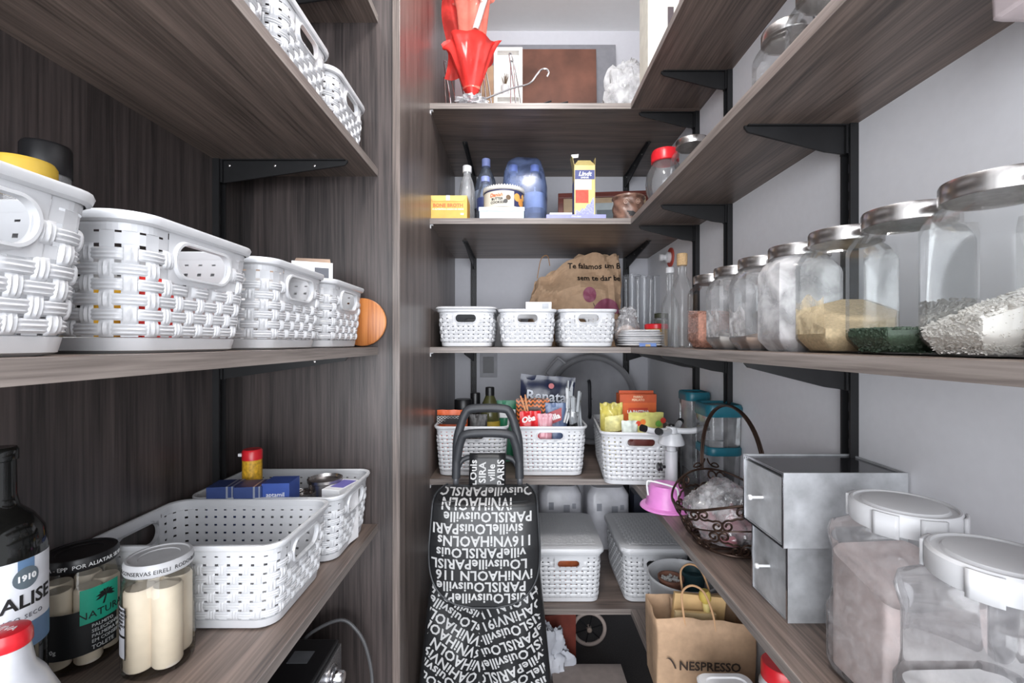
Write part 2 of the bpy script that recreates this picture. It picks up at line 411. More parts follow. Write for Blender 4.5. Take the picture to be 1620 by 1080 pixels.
# ------------------------------------------------------------------ woven plastic baskets
def basket_meshes(key, L, W, Ht, rows, cols_l, cols_w, taper=0.012, rc=0.028, fine=True, hw=0.045, hh=0.017, hz=None):
    """meshes of a moulded basket with a woven face: handles on the two ends at +x and -x"""
    at, bt = L/2-0.006, W/2-0.006            # wall at the top
    ab, bb = at-taper, bt-taper
    z0, z1 = 0.016, Ht-0.018
    segs = []                                 # straight, arc, straight, arc ...
    la, lb, lc = 2*(bt-rc), 2*(at-rc), rc*pi/2
    def point(seg, f, a, b):
        r = rc
        if seg == 0: return (a, -(b-r)+2*(b-r)*f), (1, 0)
        if seg == 1: t = f*pi/2; return (a-r+r*cos(t), b-r+r*sin(t)), (cos(t), sin(t))
        if seg == 2: return ((a-r)-2*(a-r)*f, b), (0, 1)
        if seg == 3: t = pi/2+f*pi/2; return (-(a-r)+r*cos(t), b-r+r*sin(t)), (cos(t), sin(t))
        if seg == 4: return (-a, (b-r)-2*(b-r)*f), (-1, 0)
        if seg == 5: t = pi+f*pi/2; return (-(a-r)+r*cos(t), -(b-r)+r*sin(t)), (cos(t), sin(t))
        if seg == 6: return (-(a-r)+2*(a-r)*f, -b), (0, -1)
        t = 1.5*pi+f*pi/2; return (a-r+r*cos(t), -(b-r)+r*sin(t)), (cos(t), sin(t))
    lens = [la, lc, lb, lc, la, lc, lb, lc]; P = sum(lens)
    def pos(s, z, off=0.0):
        s = s % P; k = 0
        while k < 7 and s > lens[k]: s -= lens[k]; k += 1
        t = z/Ht; a = ab+(at-ab)*t; b = bb+(bt-bb)*t
        p, n = point(k, s/lens[k], a, b)
        return (p[0]+n[0]*off, p[1]+n[1]*off, z)
    N = 2*(cols_l+cols_w); N += N % 2
    p = P/N; q = (z1-z0)/rows
    s0 = la/2                                 # first strand centred on the +x end
    hz = hz or Ht-0.036
    def in_handle(s, z, mg=0.0):
        for c in (la/2, la/2+lc*2+lb+la):
            d = abs((s-c+P/2) % P-P/2)
            if d < hw+p*0.42+mg and z > hz-hh-q*0.35-mg: return True
        return False
    body = MB()
    def quad(sa, sb, za, zb, n=1):
        for k in range(n):
            u0 = sa+(sb-sa)*k/n; u1 = sa+(sb-sa)*(k+1)/n
            body.add([pos(u0, za), pos(u1, za), pos(u1, zb), pos(u0, zb)], [(0,1,2,3)])
    ww, wh = 0.36, 0.36
    A = 0.0034*min(1, p/0.016)
    def ribs(u, fine):
        return (1-abs(u)**4)*(0.72+0.28*cos(3*pi*u)) if fine else (1-u*u)
    us = [-1, -0.67, -0.33, 0, 0.33, 0.67, 1] if fine else [-1, -0.45, 0.45, 1]
    vs = [-1, -0.82, -0.5, 0, 0.5, 0.82, 1] if fine else [-1, -0.45, 0.45, 1]
    for i in range(N):
        sc = s0+i*p
        for j in range(rows):
            zc = z0+(j+0.5)*q
            if in_handle(sc, zc, 0.0): continue
            quad(sc-ww*p, sc+ww*p, zc-q/2, zc+q/2)
            nxt = in_handle(sc+p, zc, 0.0)
            quad(sc+ww*p, sc+(1-ww)*p, zc-wh*q, zc+wh*q)
            if in_handle(sc-p, zc, 0.0): quad(sc-(1-ww)*p, sc-ww*p, zc-q/2, zc+q/2)
            if nxt: quad(sc+ww*p, sc+(1-ww)*p, zc-q/2, zc+q/2)
            if j == rows-1 : continue
            b = len(body.v)
            if (i+j) % 2 == 0:
                if in_handle(sc, zc+q*0.7): continue
                lo = max(z0, zc-0.66*q); hi = min(z1, zc+0.66*q)
                for v in vs:
                    for u in us:
                        z = lo+(hi-lo)*(v+1)/2
                        body.v.append(pos(sc+u*ww*p, z, 0.0002+A*cos(v*pi/2)**0.45*ribs(u, fine)+A*0.12*(abs(u) < 0.9) if abs(v) < 0.99 else 0))
            else:
                if in_handle(sc+0.7*p, zc) or in_handle(sc-0.7*p, zc): continue
                for v in vs:
                    for u in us:
                        body.v.append(pos(sc+v*0.84*p, zc+u*0.40*q, 0.0002+0.85*A*cos(v*pi/2)**0.35*ribs(u, fine)+A*0.12*(abs(u) < 0.9) if abs(v) < 0.99 else 0))
            n = len(us)
            for y in range(len(vs)-1):
                for x in range(n-1):
                    a = b+y*n+x; body.f.append((a, a+1, a+n+1, a+n))
    # plain band above the weave, cut by the handles
    M = 4*N
    for k in range(M):
        sa, sb = P*k/M, P*(k+1)/M
        m_ = (sa+sb)/2
        if in_handle(m_, z1, 0): continue
        quad(sa, sb, z1, Ht-0.001)
    # handle plates with an oval hole
    hand = []
    for c in (la/2, la/2+lc*2+lb+la):
        wdt = hw+p*0.5; zb, zt = hz-hh-q*0.55, Ht-0.001
        mb = MB(); n = 48; inner = []; outer = []; e = hw-hh
        for k in range(n):
            t = 2*pi*k/n; cx, cz = cos(t), sin(t)
            ix = (e if cx > 1e-6 else -e if cx < -1e-6 else 0)+hh*cx; iz = hh*cz
            inner.append((ix, iz))
            sx = (wdt/abs(cx)) if abs(cx) > 1e-6 else 1e9
            top = (zt-hz) if cz > 0 else (hz-zb)
            sz = (top/abs(cz)) if abs(cz) > 1e-6 else 1e9
            sca = min(sx, sz); outer.append((max(-wdt, min(wdt, cx*sca)), max(zb-hz, min(zt-hz, cz*sca))))
        r1 = [pos(c+x, hz+z, 0.0006) for x, z in outer]
        r2 = [pos(c+x*1.0, hz+z, 0.0012) for x, z in [(a*1.10, b*1.22) for a, b in inner]]
        r3 = [pos(c+x, hz+z, 0.0045) for x, z in [(a*1.06, b*1.13) for a, b in inner]]
        r4 = [pos(c+x, hz+z, 0.0045) for x, z in inner]
        r5 = [pos(c+x, hz+z, -0.003) for x, z in inner]
        mb.loft([r1, r2, r3, r4, r5], False, False)
        hand.append(mb)
    # rim with a rolled lip, foot band and floor
    rim = MB(); T = Ht
    rim.loft([ring(at-0.0012, bt-0.0012, rc, T-0.012), ring(at-0.0012, bt-0.0012, rc, T-0.002), ring(at+0.001, bt+0.001, rc, T),
              ring(at+0.005, bt+0.005, rc+0.004, T-0.0003), ring(at+0.006, bt+0.006, rc+0.005, T-0.003), ring(at+0.004, bt+0.004, rc+0.003, T-0.0085), ring(at+0.0004, bt+0.0004, rc, T-0.0105)], False, False)
    f = z0/Ht; az, bz = ab+(at-ab)*f, bb+(bt-bb)*f
    base = MB(); base.loft([ring(ab-0.012, bb-0.012, rc, 0.004), ring(ab-0.006, bb-0.006, rc, 0.0), ring(ab+0.0005, bb+0.0005, rc, 0.003), ring(az+0.001, bz+0.001, rc, z0-0.001), ring(az-0.002, bz-0.002, rc, z0), ring(ab-0.004, bb-0.004, rc, 0.006)], True, True)
    ms = [('woven_wall', mesh(key+'_weave', body, WHITE, 55, recalc=False)), ('rim', mesh(key+'_rim', rim, WHITE)), ('base', mesh(key+'_base', base, WHITE))]
    for h in hand: ms.append(('handle', mesh(key+'_handle', h, WHITE, 50)))
    return ms
def basket(ms, label, loc, rz, group, lid=None):
    t = thing('woven_basket', label, 'basket', loc, rz, group)
    for n, m in ms: part(n, m, None, t)
    if lid is not None: 
        for n, m in lid: part(n, m, None, t)
    return t
BA = basket_meshes('shelf_basket', 0.30, 0.205, 0.133, 7, 15, 10)
BB = basket_meshes('small_basket', 0.28, 0.193, 0.122, 7, 14, 10, taper=0.010, hw=0.034, hh=0.0125, hz=0.092)
BC = basket_meshes('deep_basket', 0.35, 0.245, 0.163, 10, 18, 13, fine=False, hw=0.042, hh=0.011, hz=0.132)
BD = basket_meshes('lidded_basket', 0.31, 0.228, 0.165, 9, 15, 11, taper=0.008, fine=False, hw=0.036, hh=0.012, hz=0.128)
# the lid of the lidded baskets: a flat top with a grid of raised weave
def lid_meshes(L, W):
    mb = MB(); a, b, r = L/2, W/2, 0.03
    mb.loft([ring(a-0.004, b-0.004, r, -0.004), ring(a+0.003, b+0.003, r, 0.0), ring(a+0.004, b+0.004, r, 0.006), ring(a+0.001, b+0.001, r, 0.014), ring(a-0.010, b-0.010, r, 0.019), ring(a-0.016, b-0.016, r, 0.0185)], False, True)
    wv = MB(); nx, ny = 20, 14; px, py = (L-0.05)/nx, (W-0.05)/ny
    for i in range(nx):
        for j in range(ny):
            cx, cy = -L/2+0.025+(i+0.5)*px, -W/2+0.025+(j+0.5)*py
            if (i+j) % 2: sx, sy = 0.68*px, 0.36*py
            else: sx, sy = 0.36*px, 0.68*py
            z = 0.0184
            wv.add([(cx-sx, cy-sy, z), (cx+sx, cy-sy, z), (cx+sx, cy+sy, z), (cx-sx, cy+sy, z), (cx-sx*.6, cy-sy*.6, z+0.0016), (cx+sx*.6, cy-sy*.6, z+0.0016), (cx+sx*.6, cy+sy*.6, z+0.0016), (cx-sx*.6, cy+sy*.6, z+0.0016)],
                   [(4,5,6,7),(0,1,5,4),(1,2,6,5),(2,3,7,6),(3,0,4,7)])
    m1 = mesh('basket_lid', mb, WHITE); m2 = mesh('lid_weave', wv, WHITE, 60)
    z = 0.165
    for m in (m1, m2): m.transform(Matrix.Translation((0, 0, z)))
    return [('lid', m1), ('lid_weave', m2)]
LIDM = lid_meshes(0.31, 0.228)

zM = H+LZ[2]; zU = H+LZ[1]; zL = H+LZ[3]
for y, l in ((0.291, 'white woven basket in the mid row, furthest from the round wooden board'), (0.514, 'white woven basket holding the yellow lidded and black capped jars'), (0.742, 'white woven basket with torn card flaps poking out'), (0.957, 'white woven basket beside the round wooden board')):
    basket(BA, l, (-0.495, y, zM), 0, 'row of woven baskets on the dark wood shelf')
for y, l in ((0.965, 'small white woven basket on the high shelf, next to the end panel'), (0.765, 'small white woven basket with orange things, in the middle of the high shelf row'), (0.565, 'small white woven basket on the high shelf, furthest from the end panel')):
    basket(BB, l, (-0.484, y, zU), 0, 'baskets on the high dark wood shelf')
basket(BA, 'empty white woven basket behind the hearts of palm jars', (-0.497, 0.7665, zL), 0, 'open baskets beside the jars')
basket(BA, 'white woven basket holding blue cartons and a red capped bottle', (-0.487, 0.9735, zL), 0, 'open baskets beside the jars')
zN = H+BZ[2]; zS = H+BZ[3]; zB = H+BZ[4]
for x, l in ((-0.162, 'small white woven basket against the glossy side panel, with a flat lid'), (0.035, 'small white woven basket with a white package on top'), (0.230, 'small white woven basket in front of the printed kraft bag')):
    b = basket(BB, l, (x, 1.588, zN), -pi/2, 'three small baskets on the corner shelf')
    if x < 0:
        part('lid', MB().loft([ring(0.137, 0.0935, 0.03, 0.1225), ring(0.143, 0.099, 0.03, 0.123), ring(0.143, 0.099, 0.03, 0.127), ring(0.139, 0.095, 0.03, 0.130)]), WHITE, b)
basket(BC, 'deep white woven basket behind the trolley handle', (-0.146, 1.63, zS), -pi/2, 'deep baskets of groceries')
basket(BC, 'deep white woven basket with the navy pasta bag and clothes pegs', (0.109, 1.63, zS), -pi/2, 'deep baskets of groceries')
basket(BC, 'deep white woven basket with the orange box, overhanging the shelf', (0.388, 1.53, zS), -pi/2-radians(5), 'deep baskets of groceries')
basket(BD, 'lidded white woven basket hidden behind the shopping trolley', (-0.145, 1.618, zB), -pi/2, 'lidded woven baskets', LIDM)
basket(BD, 'lidded white woven basket with orange showing through its handle', (0.168, 1.618, zB), -pi/2, 'lidded woven baskets', LIDM)
basket(BD, 'lidded white woven basket behind the planter bucket', (0.455, 1.618, zB), -pi/2, 'lidded woven baskets', LIDM)

# ------------------------------------------------------------------ left shelves: things beside and in the baskets
def jar_round(label, loc, r, h, lid_m, lid_r, lid_text=None, text_m=None, g=GLASS):
    t = thing('glass_jar', label, 'jar', loc)
    part('glass_body', MB().lathe([(r*0.86, 0), (r*0.97, 0.004), (r, 0.014), (r, h*0.70), (r*0.97, h*0.78), (lid_r*0.94, h*0.87), (lid_r*0.94, h-0.012)], 40, cap1=False), g, t)
    l = part('lid', MB().lathe([(lid_r, h-0.016), (lid_r*1.02, h-0.014), (lid_r*1.02, h-0.004), (lid_r*0.97, h), (lid_r*0.90, h), (lid_r*0.87, h-0.0015), (lid_r*0.62, h-0.0015), (lid_r*0.60, h-0.0025)], 40), lid_m, t)
    if lid_text:
        part('lid_lettering', wrap(text(lid_text, 0.0072), lid_r*1.022, h-0.0095, -pi/2+0.55), text_m, l)
    return t
# jar of hearts of palm with a black lid
jx, jy = X(127, 0.621), 0.621
t = jar_round('glass jar of hearts of palm with black lid and green label', (jx, jy, zL), 0.0435, 0.148, BLKP, 0.040, 'PORTO LTDA - EPP  POR ALIATAR SILVA', INKW)
R0 = 0.0438
part('black_label', arcpatch(R0, -pi*0.95, pi*0.05, 0.024, 0.082), mat('label_black', (20, 22, 24), 0.5), t)
aG = -pi/2+1.15
part('green_label', arcpatch(R0+0.0003, aG-0.40, aG+0.62, 0.063, 0.108), mat('label_green', (32, 158, 130), 0.5), t)
part('small_green_mark', arcpatch(R0+0.0003, -pi/2-0.50, -pi/2-0.26, 0.030, 0.044, 4), mat('label_green', (32, 158, 130), 0.5), t)
part('lettering', wrap(text('NATURA', 0.013, space=1.05), R0+0.0006, 0.073, aG+0.16), INK, t)
pm = MB()
for k in range(8):
    a = pi*(-0.05+k*1.1/7)
    pm.add([(0, 0, 0), (0.007*cos(a)-0.002*sin(a), 0.007*sin(a)+0.002*cos(a), 0), (0.0125*cos(a), 0.0105*sin(a)-0.002, 0), (0.007*cos(a)+0.001*sin(a), 0.007*sin(a)-0.002*cos(a), 0)], [(0,1,2,3)])
pm.add([(-0.001, 0, 0), (0.001, 0, 0), (-0.002, -0.011, 0), (-0.0045, -0.011, 0)], [(0,1,2,3)])
part('palm_logo', wrap(pm, R0+0.0007, 0.093, aG+0.22), INK, t, recalc=False)
mb = MB()
for k, s in enumerate(('PALMITO', 'SELECIONADO', 'PALMEIRA REAL', 'EM CONSERVA')):
    q = text(s, 0.0062, ax='LEFT'); mb.add(*(lambda m: (m.v, m.f))(wrap(q, R0+0.0006, 0.058-k*0.0068, aG-0.14)))
part('cut_name', wrap(text('TOLETE', 0.0075, ax='LEFT'), R0+0.0006, 0.0295, aG-0.14), mat('grey_ink', (196, 198, 198), 0.6), t)
part('weight_mark', wrap(text('290g', 0.0075, ax='LEFT'), R0+0.0006, 0.036, -pi/2-0.10), mat('grey_ink', (196, 198, 198), 0.6), t)
part('fine_print', mb, mat('grey_ink', (196, 198, 198), 0.6), t)
PALM = mat('palm_heart', (228, 217, 204), 0.55, var=0.06)
def palm_hearts(n, r, rr_, h, loc, label):
    for k in range(n):
        a = 2*pi*k/n-0.5
        o = part('palm_heart', MB().lathe([(rr_*0.9, 0), (rr_, 0.003), (rr_*1.0, h-0.003), (rr_*0.88, h)], 20), PALM, loc=(loc[0]+r*cos(a), loc[1]+r*sin(a), loc[2]+0.008))
        tag(o, label, 'palm heart', label)
palm_hearts(5, 0.0262, 0.0148, 0.098, (jx, jy, zL), 'cream heart of palm stalk inside the black lidded jar')
tag(part('brine', MB().lathe([(0.036, 0.005), (0.0425, 0.014), (0.0425, 0.108)], 32), glass('brine', (0.97, 0.95, 0.90), 0.0), loc=(jx, jy, zL)), 'cloudy brine in the black lidded jar', 'brine', kind='stuff')
jx, jy = X(252, 0.613), 0.613
t = jar_round('glass jar of hearts of palm with pale grey lid', (jx, jy, zL), 0.0405, 0.146, mat('grey_lid', (176, 176, 178), 0.4), 0.0375, 'OLIVEIRA CONSERVAS EIRELI  RODOVIA BR 116', INK)
part('paper_label', arcpatch(0.0408, -pi*0.86, -pi*0.60, 0.03, 0.094), mat('label_grey', (206, 206, 212), 0.6), t)
part('label_border', MB().add(*(lambda m: (m.v, m.f))(arcpatch(0.0410, -pi*0.61, -pi*0.595, 0.029, 0.095, 2))).add(*(lambda m: (m.v, m.f))(arcpatch(0.0410, -pi*0.86, -pi*0.60, 0.056, 0.059, 6))), INK, t)
part('label_print', wrap(text('\n'.join(['INGREDIENTES', 'PALMITO AGUA', 'SAL ACIDO', 'CONTEM', 'FABRICADO', 'POR']), 0.0048), 0.0411, 0.078, -pi*0.71), INK, t)
palm_hearts(4, 0.0215, 0.0172, 0.104, (jx, jy, zL), 'thick heart of palm stalk inside the grey lidded jar')
tag(part('brine', MB().lathe([(0.034, 0.005), (0.0395, 0.014), (0.0395, 0.112)], 32), glass('brine', (0.97, 0.95, 0.90), 0.0), loc=(jx, jy, zL)), 'cloudy brine in the grey lidded jar', 'brine', kind='stuff')
# wine bottle
DARKG = mat('dark_bottle_glass', (16, 17, 16), 0.08)
t = thing('wine_bottle', 'dark glass wine bottle with white label beside the jars', 'bottle', (X(-2, 0.5), 0.5, zL))
part('glass_body', MB().lathe([(0.030, 0), (0.0375, 0.004), (0.0385, 0.012), (0.0385, 0.202), (0.036, 0.222), (0.027, 0.238), (0.0165, 0.249), (0.0142, 0.262), (0.0138, 0.30), (0.0155, 0.301), (0.0155, 0.312), (0.0135, 0.315)], 36), DARKG, t)
part('label', arcpatch(0.0388, -pi*0.95, pi*0.28, 0.118, 0.196, 30), mat('label_white', (214, 216, 222), 0.6), t)
part('blue_band', arcpatch(0.0390, -pi*0.95, pi*0.28, 0.098, 0.126, 30), mat('label_blue', (92, 122, 156), 0.6), t)
aw = -0.42
part('blue_ribbon', arcpatch(0.0390, aw+0.05, aw+0.43, 0.168, 0.196, 6), mat('label_blue', (92, 122, 156), 0.6), t)
s = part('seal', MB().grid(lambda u, v: (0.0392*cos(aw+0.24+(0.30*v)*cos(2*pi*u)), 0.0392*sin(aw+0.24+(0.30*v)*cos(2*pi*u)), 0.176+0.0117*v*sin(2*pi*u)), 24, 3), mat('seal_grey', (92, 104, 112), 0.4), t)
part('seal_number', wrap(text('1910', 0.0088, off=0.0003), 0.0395, 0.176, aw+0.24), INKW, s)
part('lettering', wrap(text('CHALISE', 0.0205, off=0.0004), 0.0392, 0.151, aw-0.05), INK, t)
part('fine_lettering', wrap(text('BRANCO SECO', 0.0065, space=1.25), 0.0392, 0.134, aw-0.02), mat('grey_print', (90, 92, 100), 0.6), t)
# squat white bottle with a red crown cap
t = thing('sauce_bottle', 'milky white bottle with a red cap, in front of the wine bottle', 'bottle', (X(10, 0.44), 0.44, zL)); t.scale = (0.92, 0.92, 0.93)
part('glass_body', MB().lathe([(0.036, 0), (0.042, 0.006), (0.043, 0.05), (0.041, 0.085), (0.030, 0.112), (0.022, 0.124), (0.0185, 0.145), (0.018, 0.150)], 32), mat('milky_plastic', (184, 185, 190), 0.25), t)
part('cap', MB().lathe([(0.0190, 0.147), (0.0202, 0.149), (0.0200, 0.158), (0.0182, 0.164), (0.012, 0.1655)], 36), RED, t)
part('cap_lettering', flat(text('VIVA', 0.010), (0, 0, 0.1656), (1, 0, 0), (0, 1, 0)), INKW, t)
# contents of the lower far basket
bz = zL+0.006
def carton(name, label, cat, loc, size, m, rz=0, rx=0, grp=None, bev=0.0008):
    """small box standing on its base, facing -y; returns the object"""
    t = thing(name, label, cat, loc, rz, grp); t.rotation_euler = (rx, 0, rz)
    part('card_body', MB().box(-size[0]/2, size[0]/2, -size[1]/2, size[1]/2, 0, size[2]), m, t, smooth=0, bevel=bev)
    return t
BLUEC = mat('blue_carton', (44, 62, 112), 0.45)
SILV = mat('silver_print', (176, 182, 196), 0.3, 0.6)
for k in range(2):
    x = -0.585+k*0.052
    t = carton('carton', 'blue carton with silver stripes lying %s' % ('beside the red capped bottle' if k else 'against the dark wood wall'), 'carton', (x+0.015, 0.895, bz+0.098), (0.05, 0.05, 0.05), BLUEC, radians(8))
    part('stripe', MB().box(0.010, 0.0135, -0.0253, 0.0253, -0.0002, 0.0503), SILV, t, smooth=0)
    part('stripe', MB().box(0.020, 0.0225, -0.0253, 0.0253, -0.0002, 0.0503), SILV, t, smooth=0)
    t2 = carton('carton', 'blue carton hidden under the silver striped carton %s' % ('by the red capped bottle' if k else 'by the dark wall'), 'carton', (x+0.015, 0.895, bz), (0.05, 0.05, 0.0975), BLUEC, radians(8))
t = carton('carton', 'blue carton with a white cloud print beside the round tin', 'carton', (-0.468, 0.905, bz+0.052), (0.052, 0.05, 0.058), mat('bright_blue_carton', (52, 78, 150), 0.45), radians(4))
t.location.z = bz+0.094
carton('carton', 'dark blue carton under the white cloud carton', 'carton', (-0.468, 0.905, bz), (0.052, 0.05, 0.0935), BLUEC, radians(4))
part('lettering', flat(text('aptamil', 0.012), (0, -0.0254, 0.036), (1, 0, 0), (0, 0, 1)), INKW, t)
part('cloud_print', MB().lathe([(0.009, 0), (0.008, 0.0004)], 14, (-0.008, 0, 0)).lathe([(0.010, 0), (0.009, 0.0004)], 14, (0.006, 0, 0)).xf(lambda p: Vector((p.x, -0.0252-p.z, 0.008+p.y*0.7))), INKW, t)
t = thing('bottle', 'clear bottle with yellow label and red cap in a basket', 'bottle', (-0.560, 0.965, bz)); t.scale = (1, 1, 1.2)
part('glass_body', MB().lathe([(0.02, 0), (0.023, 0.004), (0.023, 0.085), (0.021, 0.10), (0.0185, 0.112), (0.0175, 0.16)], 24), GLASSD, t)
part('label', MB().lathe([(0.0192, 0.112), (0.0187, 0.15)], 24, cap0=False, cap1=False), mat('label_mustard', (206, 158, 42), 0.5, var=0.35, scale=160), t)
part('cap', MB().lathe([(0.0195, 0.148), (0.0195, 0.163), (0.017, 0.166)], 24), RED, t)
part('pour_tab', MB().box(-0.028, -0.015, -0.004, 0.004, 0.153, 0.158), CARDW, t, smooth=0)
t = thing('tin', 'round steel tin lid lying in the basket with cartons', 'tin', (-0.414, 0.985, bz+0.098))
part('can', MB().lathe([(0.033, -0.098), (0.033, 0.026)], 30), STEEL, t)
part('rim', MB().lathe([(0.033, 0.026), (0.036, 0.028), (0.036, 0.034), (0.033, 0.035), (0.031, 0.029), (0.004, 0.030)], 30), STEEL, t)
t = thing('tin', 'low steel tin with ring pull in front of another tin', 'tin', (-0.452, 0.955, bz))
part('can', MB().lathe([(0.026, 0), (0.026, 0.105), (0.028, 0.107), (0.028, 0.111), (0.025, 0.111), (0.024, 0.107)], 28), STEEL, t)
part('ring_pull', MB().tube([(0.010*cos(a*pi/6), 0.006+0.010*sin(a*pi/6), 0.1115) for a in range(12)], 0.0014, 6, closed=True), STEEL, t)
t = carton('carton', 'white carton with violet print beside the steel tin', 'carton', (-0.372, 0.965, bz+0.052), (0.04, 0.075, 0.018), CARDW, radians(-12))
t.location.z = bz+0.106
part('violet_print', MB().box(-0.012, 0.018, -0.02, 0.03, 0.0181, 0.0184), mat('violet_print', (112, 106, 176), 0.5), t, smooth=0)
part('red_print', MB().box(-0.0203, -0.0201, -0.03, 0.02, 0.002, 0.010), RED, t, smooth=0)
carton('carton', 'plain white carton under the violet printed carton', 'carton', (-0.372, 0.965, bz), (0.04, 0.07, 0.1055), CARDW, radians(-12))

# contents of the mid row of baskets
mz = zM+0.006
t = thing('spice_jar', 'clear jar with black ribbed cap in a woven basket', 'jar', (-0.565, 0.547, mz)); t.scale = (0.82, 0.82, 1.19)
part('glass_body', MB().lathe([(0.028, 0), (0.031, 0.004), (0.031, 0.15), (0.027, 0.165), (0.026, 0.185)], 28), GLASSD, t)
part('cap', MB().lathe([(0.0285, 0.172), (0.0285, 0.200), (0.026, 0.203)], 36), BLKP, t)
tag(part('spice', MB().lathe([(0.021, 0.004), (0.0240, 0.01), (0.0240, 0.16), (0.020, 0.175)], 24), mat('pale_spice', (196, 182, 140), 0.8, var=0.2, scale=300), loc=(-0.565, 0.547, mz)), 'pale ground spice inside the black capped jar', 'spice', kind='stuff')
t = thing('spice_jar', 'jar with a yellow lid beside the black capped jar', 'jar', (-0.515, 0.475, mz)); t.scale = (0.85, 0.85, 1.10)
part('glass_body', MB().lathe([(0.027, 0), (0.03, 0.004), (0.03, 0.14), (0.027, 0.15)], 28), GLASSD, t)
part('lid', MB().lathe([(0.031, 0.146), (0.031, 0.172), (0.028, 0.176)], 30), mat('yellow_lid', (206, 170, 62), 0.45), t)
for k, (x, y, sx, sy, sz, c, l) in enumerate(((-0.44, 0.55, 0.04, 0.06, 0.09, (206, 46, 40), 'red packet low in a woven basket'), (-0.50, 0.56, 0.05, 0.05, 0.08, (222, 170, 48), 'amber packet low in a woven basket'), (-0.57, 0.31, 0.06, 0.10, 0.07, (214, 214, 220), 'white tub low in the nearest woven basket'), (-0.45, 0.33, 0.06, 0.05, 0.06, (92, 96, 112), 'slate packet low in the nearest woven basket'))):
    o = tag(part('packet', pillow(sx, sz, sy, seed=k), mat('packet_%d' % k, c, 0.4), loc=(x, y, mz)), l, 'packet')
CARDB = mat('brown_card', (166, 142, 124), 0.8)
t = thing('torn_carton', 'torn grey card carton with open flaps in a basket', 'carton', (-0.47, 0.80, mz), radians(14))
part('card_body', MB().box(-0.06, 0.06, -0.03, 0.03, 0, 0.125), mat('pale_card', (206, 200, 198), 0.7), t, smooth=0)
for a, sx, w_ in ((0.5, -1, 0.03), (0.25, 1, 0.03)):
    part('flap', MB().add([(sx*0.06, -0.03, 0.125), (sx*0.06, 0.03, 0.125), (sx*0.06+sx*w_*cos(a), 0.028, 0.125+w_*sin(a)), (sx*0.06+sx*w_*cos(a), -0.024, 0.128+w_*sin(a))], [(0,1,2,3)]), CARDB, t, smooth=0, solid=0.0008)
part('flap', MB().add([(-0.055, 0.03, 0.125), (0.05, 0.03, 0.125), (0.045, 0.04, 0.150), (-0.03, 0.038, 0.158)], [(0,1,2,3)]), CARDB, t, smooth=0, solid=0.0008)
t = carton('carton', 'small white carton with square printed panel beside the torn carton', 'carton', (-0.415, 0.925, mz), (0.075, 0.05, 0.165), CARDW, radians(25))
part('open_flap', MB().add([(-0.037, 0.025, 0.165), (0.037, 0.025, 0.165), (0.035, 0.033, 0.182), (-0.03, 0.033, 0.180)], [(0,1,2,3)]), CARDB, t, smooth=0, solid=0.0007)
part('brown_side', MB().box(-0.0378, -0.0376, -0.024, 0.024, 0.10, 0.164), CARDB, t, smooth=0)
part('print_panel', MB().box(0.004, 0.030, -0.0254, -0.0251, 0.128, 0.154), mat('grey_print', (90, 92, 100), 0.6), t, smooth=0)
tag(part('packet', pillow(0.10, 0.10, 0.05, seed=4), mat('packet_green', (112, 196, 170), 0.4), loc=(-0.53, 0.70, mz)), 'mint green packet inside a woven basket', 'packet')
tag(part('packet', pillow(0.12, 0.085, 0.05, seed=6), CARDW, loc=(-0.46, 0.705, mz), rot=(0, 0, 0.8)), 'white packet inside the basket of torn card flaps', 'packet')
# round wooden board
t = thing('wooden_board', 'round orange wooden board leaning between basket and end panel', 'board', (-0.362, 1.0705, zM+0.002))
part('disc', MB().lathe([(0.053, 0), (0.056, 0.002), (0.056, 0.008), (0.053, 0.010)], 48).xf(lambda p: Vector((p.x, p.z-0.005, p.y+0.057))), wood('orange_board', 2, (150, 84, 38), (206, 136, 74)), t)
# high baskets hold orange packets
tag(part('packet', pillow(0.10, 0.11, 0.08, seed=9), mat('packet_orange', (226, 132, 60), 0.45), loc=(-0.43, 0.765, zU+0.006), rot=(0, 0, pi/2)), 'orange packet inside the middle high basket', 'packet')

# toaster oven on the low left shelf
ov = H+LZ[4]
t = thing('toaster_oven', 'black toaster oven with chrome knobs under the jar shelf', 'oven', (-0.49, 0.79, ov))
part('casing', MB().box(-0.13, 0.118, -0.165, 0.165, 0.012, 0.222), BLKP, t, smooth=0, bevel=0.004)
for sx in (-0.1, 0.09):
    for sy in (-0.14, 0.14): part('foot', MB().lathe([(0.012, 0), (0.014, 0.012)], 14, (sx, sy, 0)), BLACK, t)
fr = part('front_panel', MB().box(0.118, 0.124, -0.162, 0.162, 0.014, 0.214), mat('oven_steel', (150, 150, 152), 0.25, 0.9), t, smooth=0, bevel=0.001)
dr = part('door', MB().box(0.124, 0.130, -0.158, 0.06, 0.03, 0.19), glass('oven_door_glass', (0.25, 0.2, 0.18), 1.0), t, smooth=0)
part('door_frame', MB().box(0.124, 0.133, -0.160, -0.150, 0.024, 0.196).box(0.124, 0.133, 0.052, 0.062, 0.024, 0.196).box(0.124, 0.133, -0.15, 0.052, 0.186, 0.196).box(0.124, 0.133, -0.15, 0.052, 0.024, 0.034), STEEL, dr, smooth=0)
part('door_handle', MB().tube([(0.132, -0.13, 0.178), (0.155, -0.13, 0.180), (0.160, -0.12, 0.180), (0.160, 0.03, 0.180), (0.155, 0.04, 0.180), (0.132, 0.04, 0.178)], 0.0055, 10), CHROME, dr)
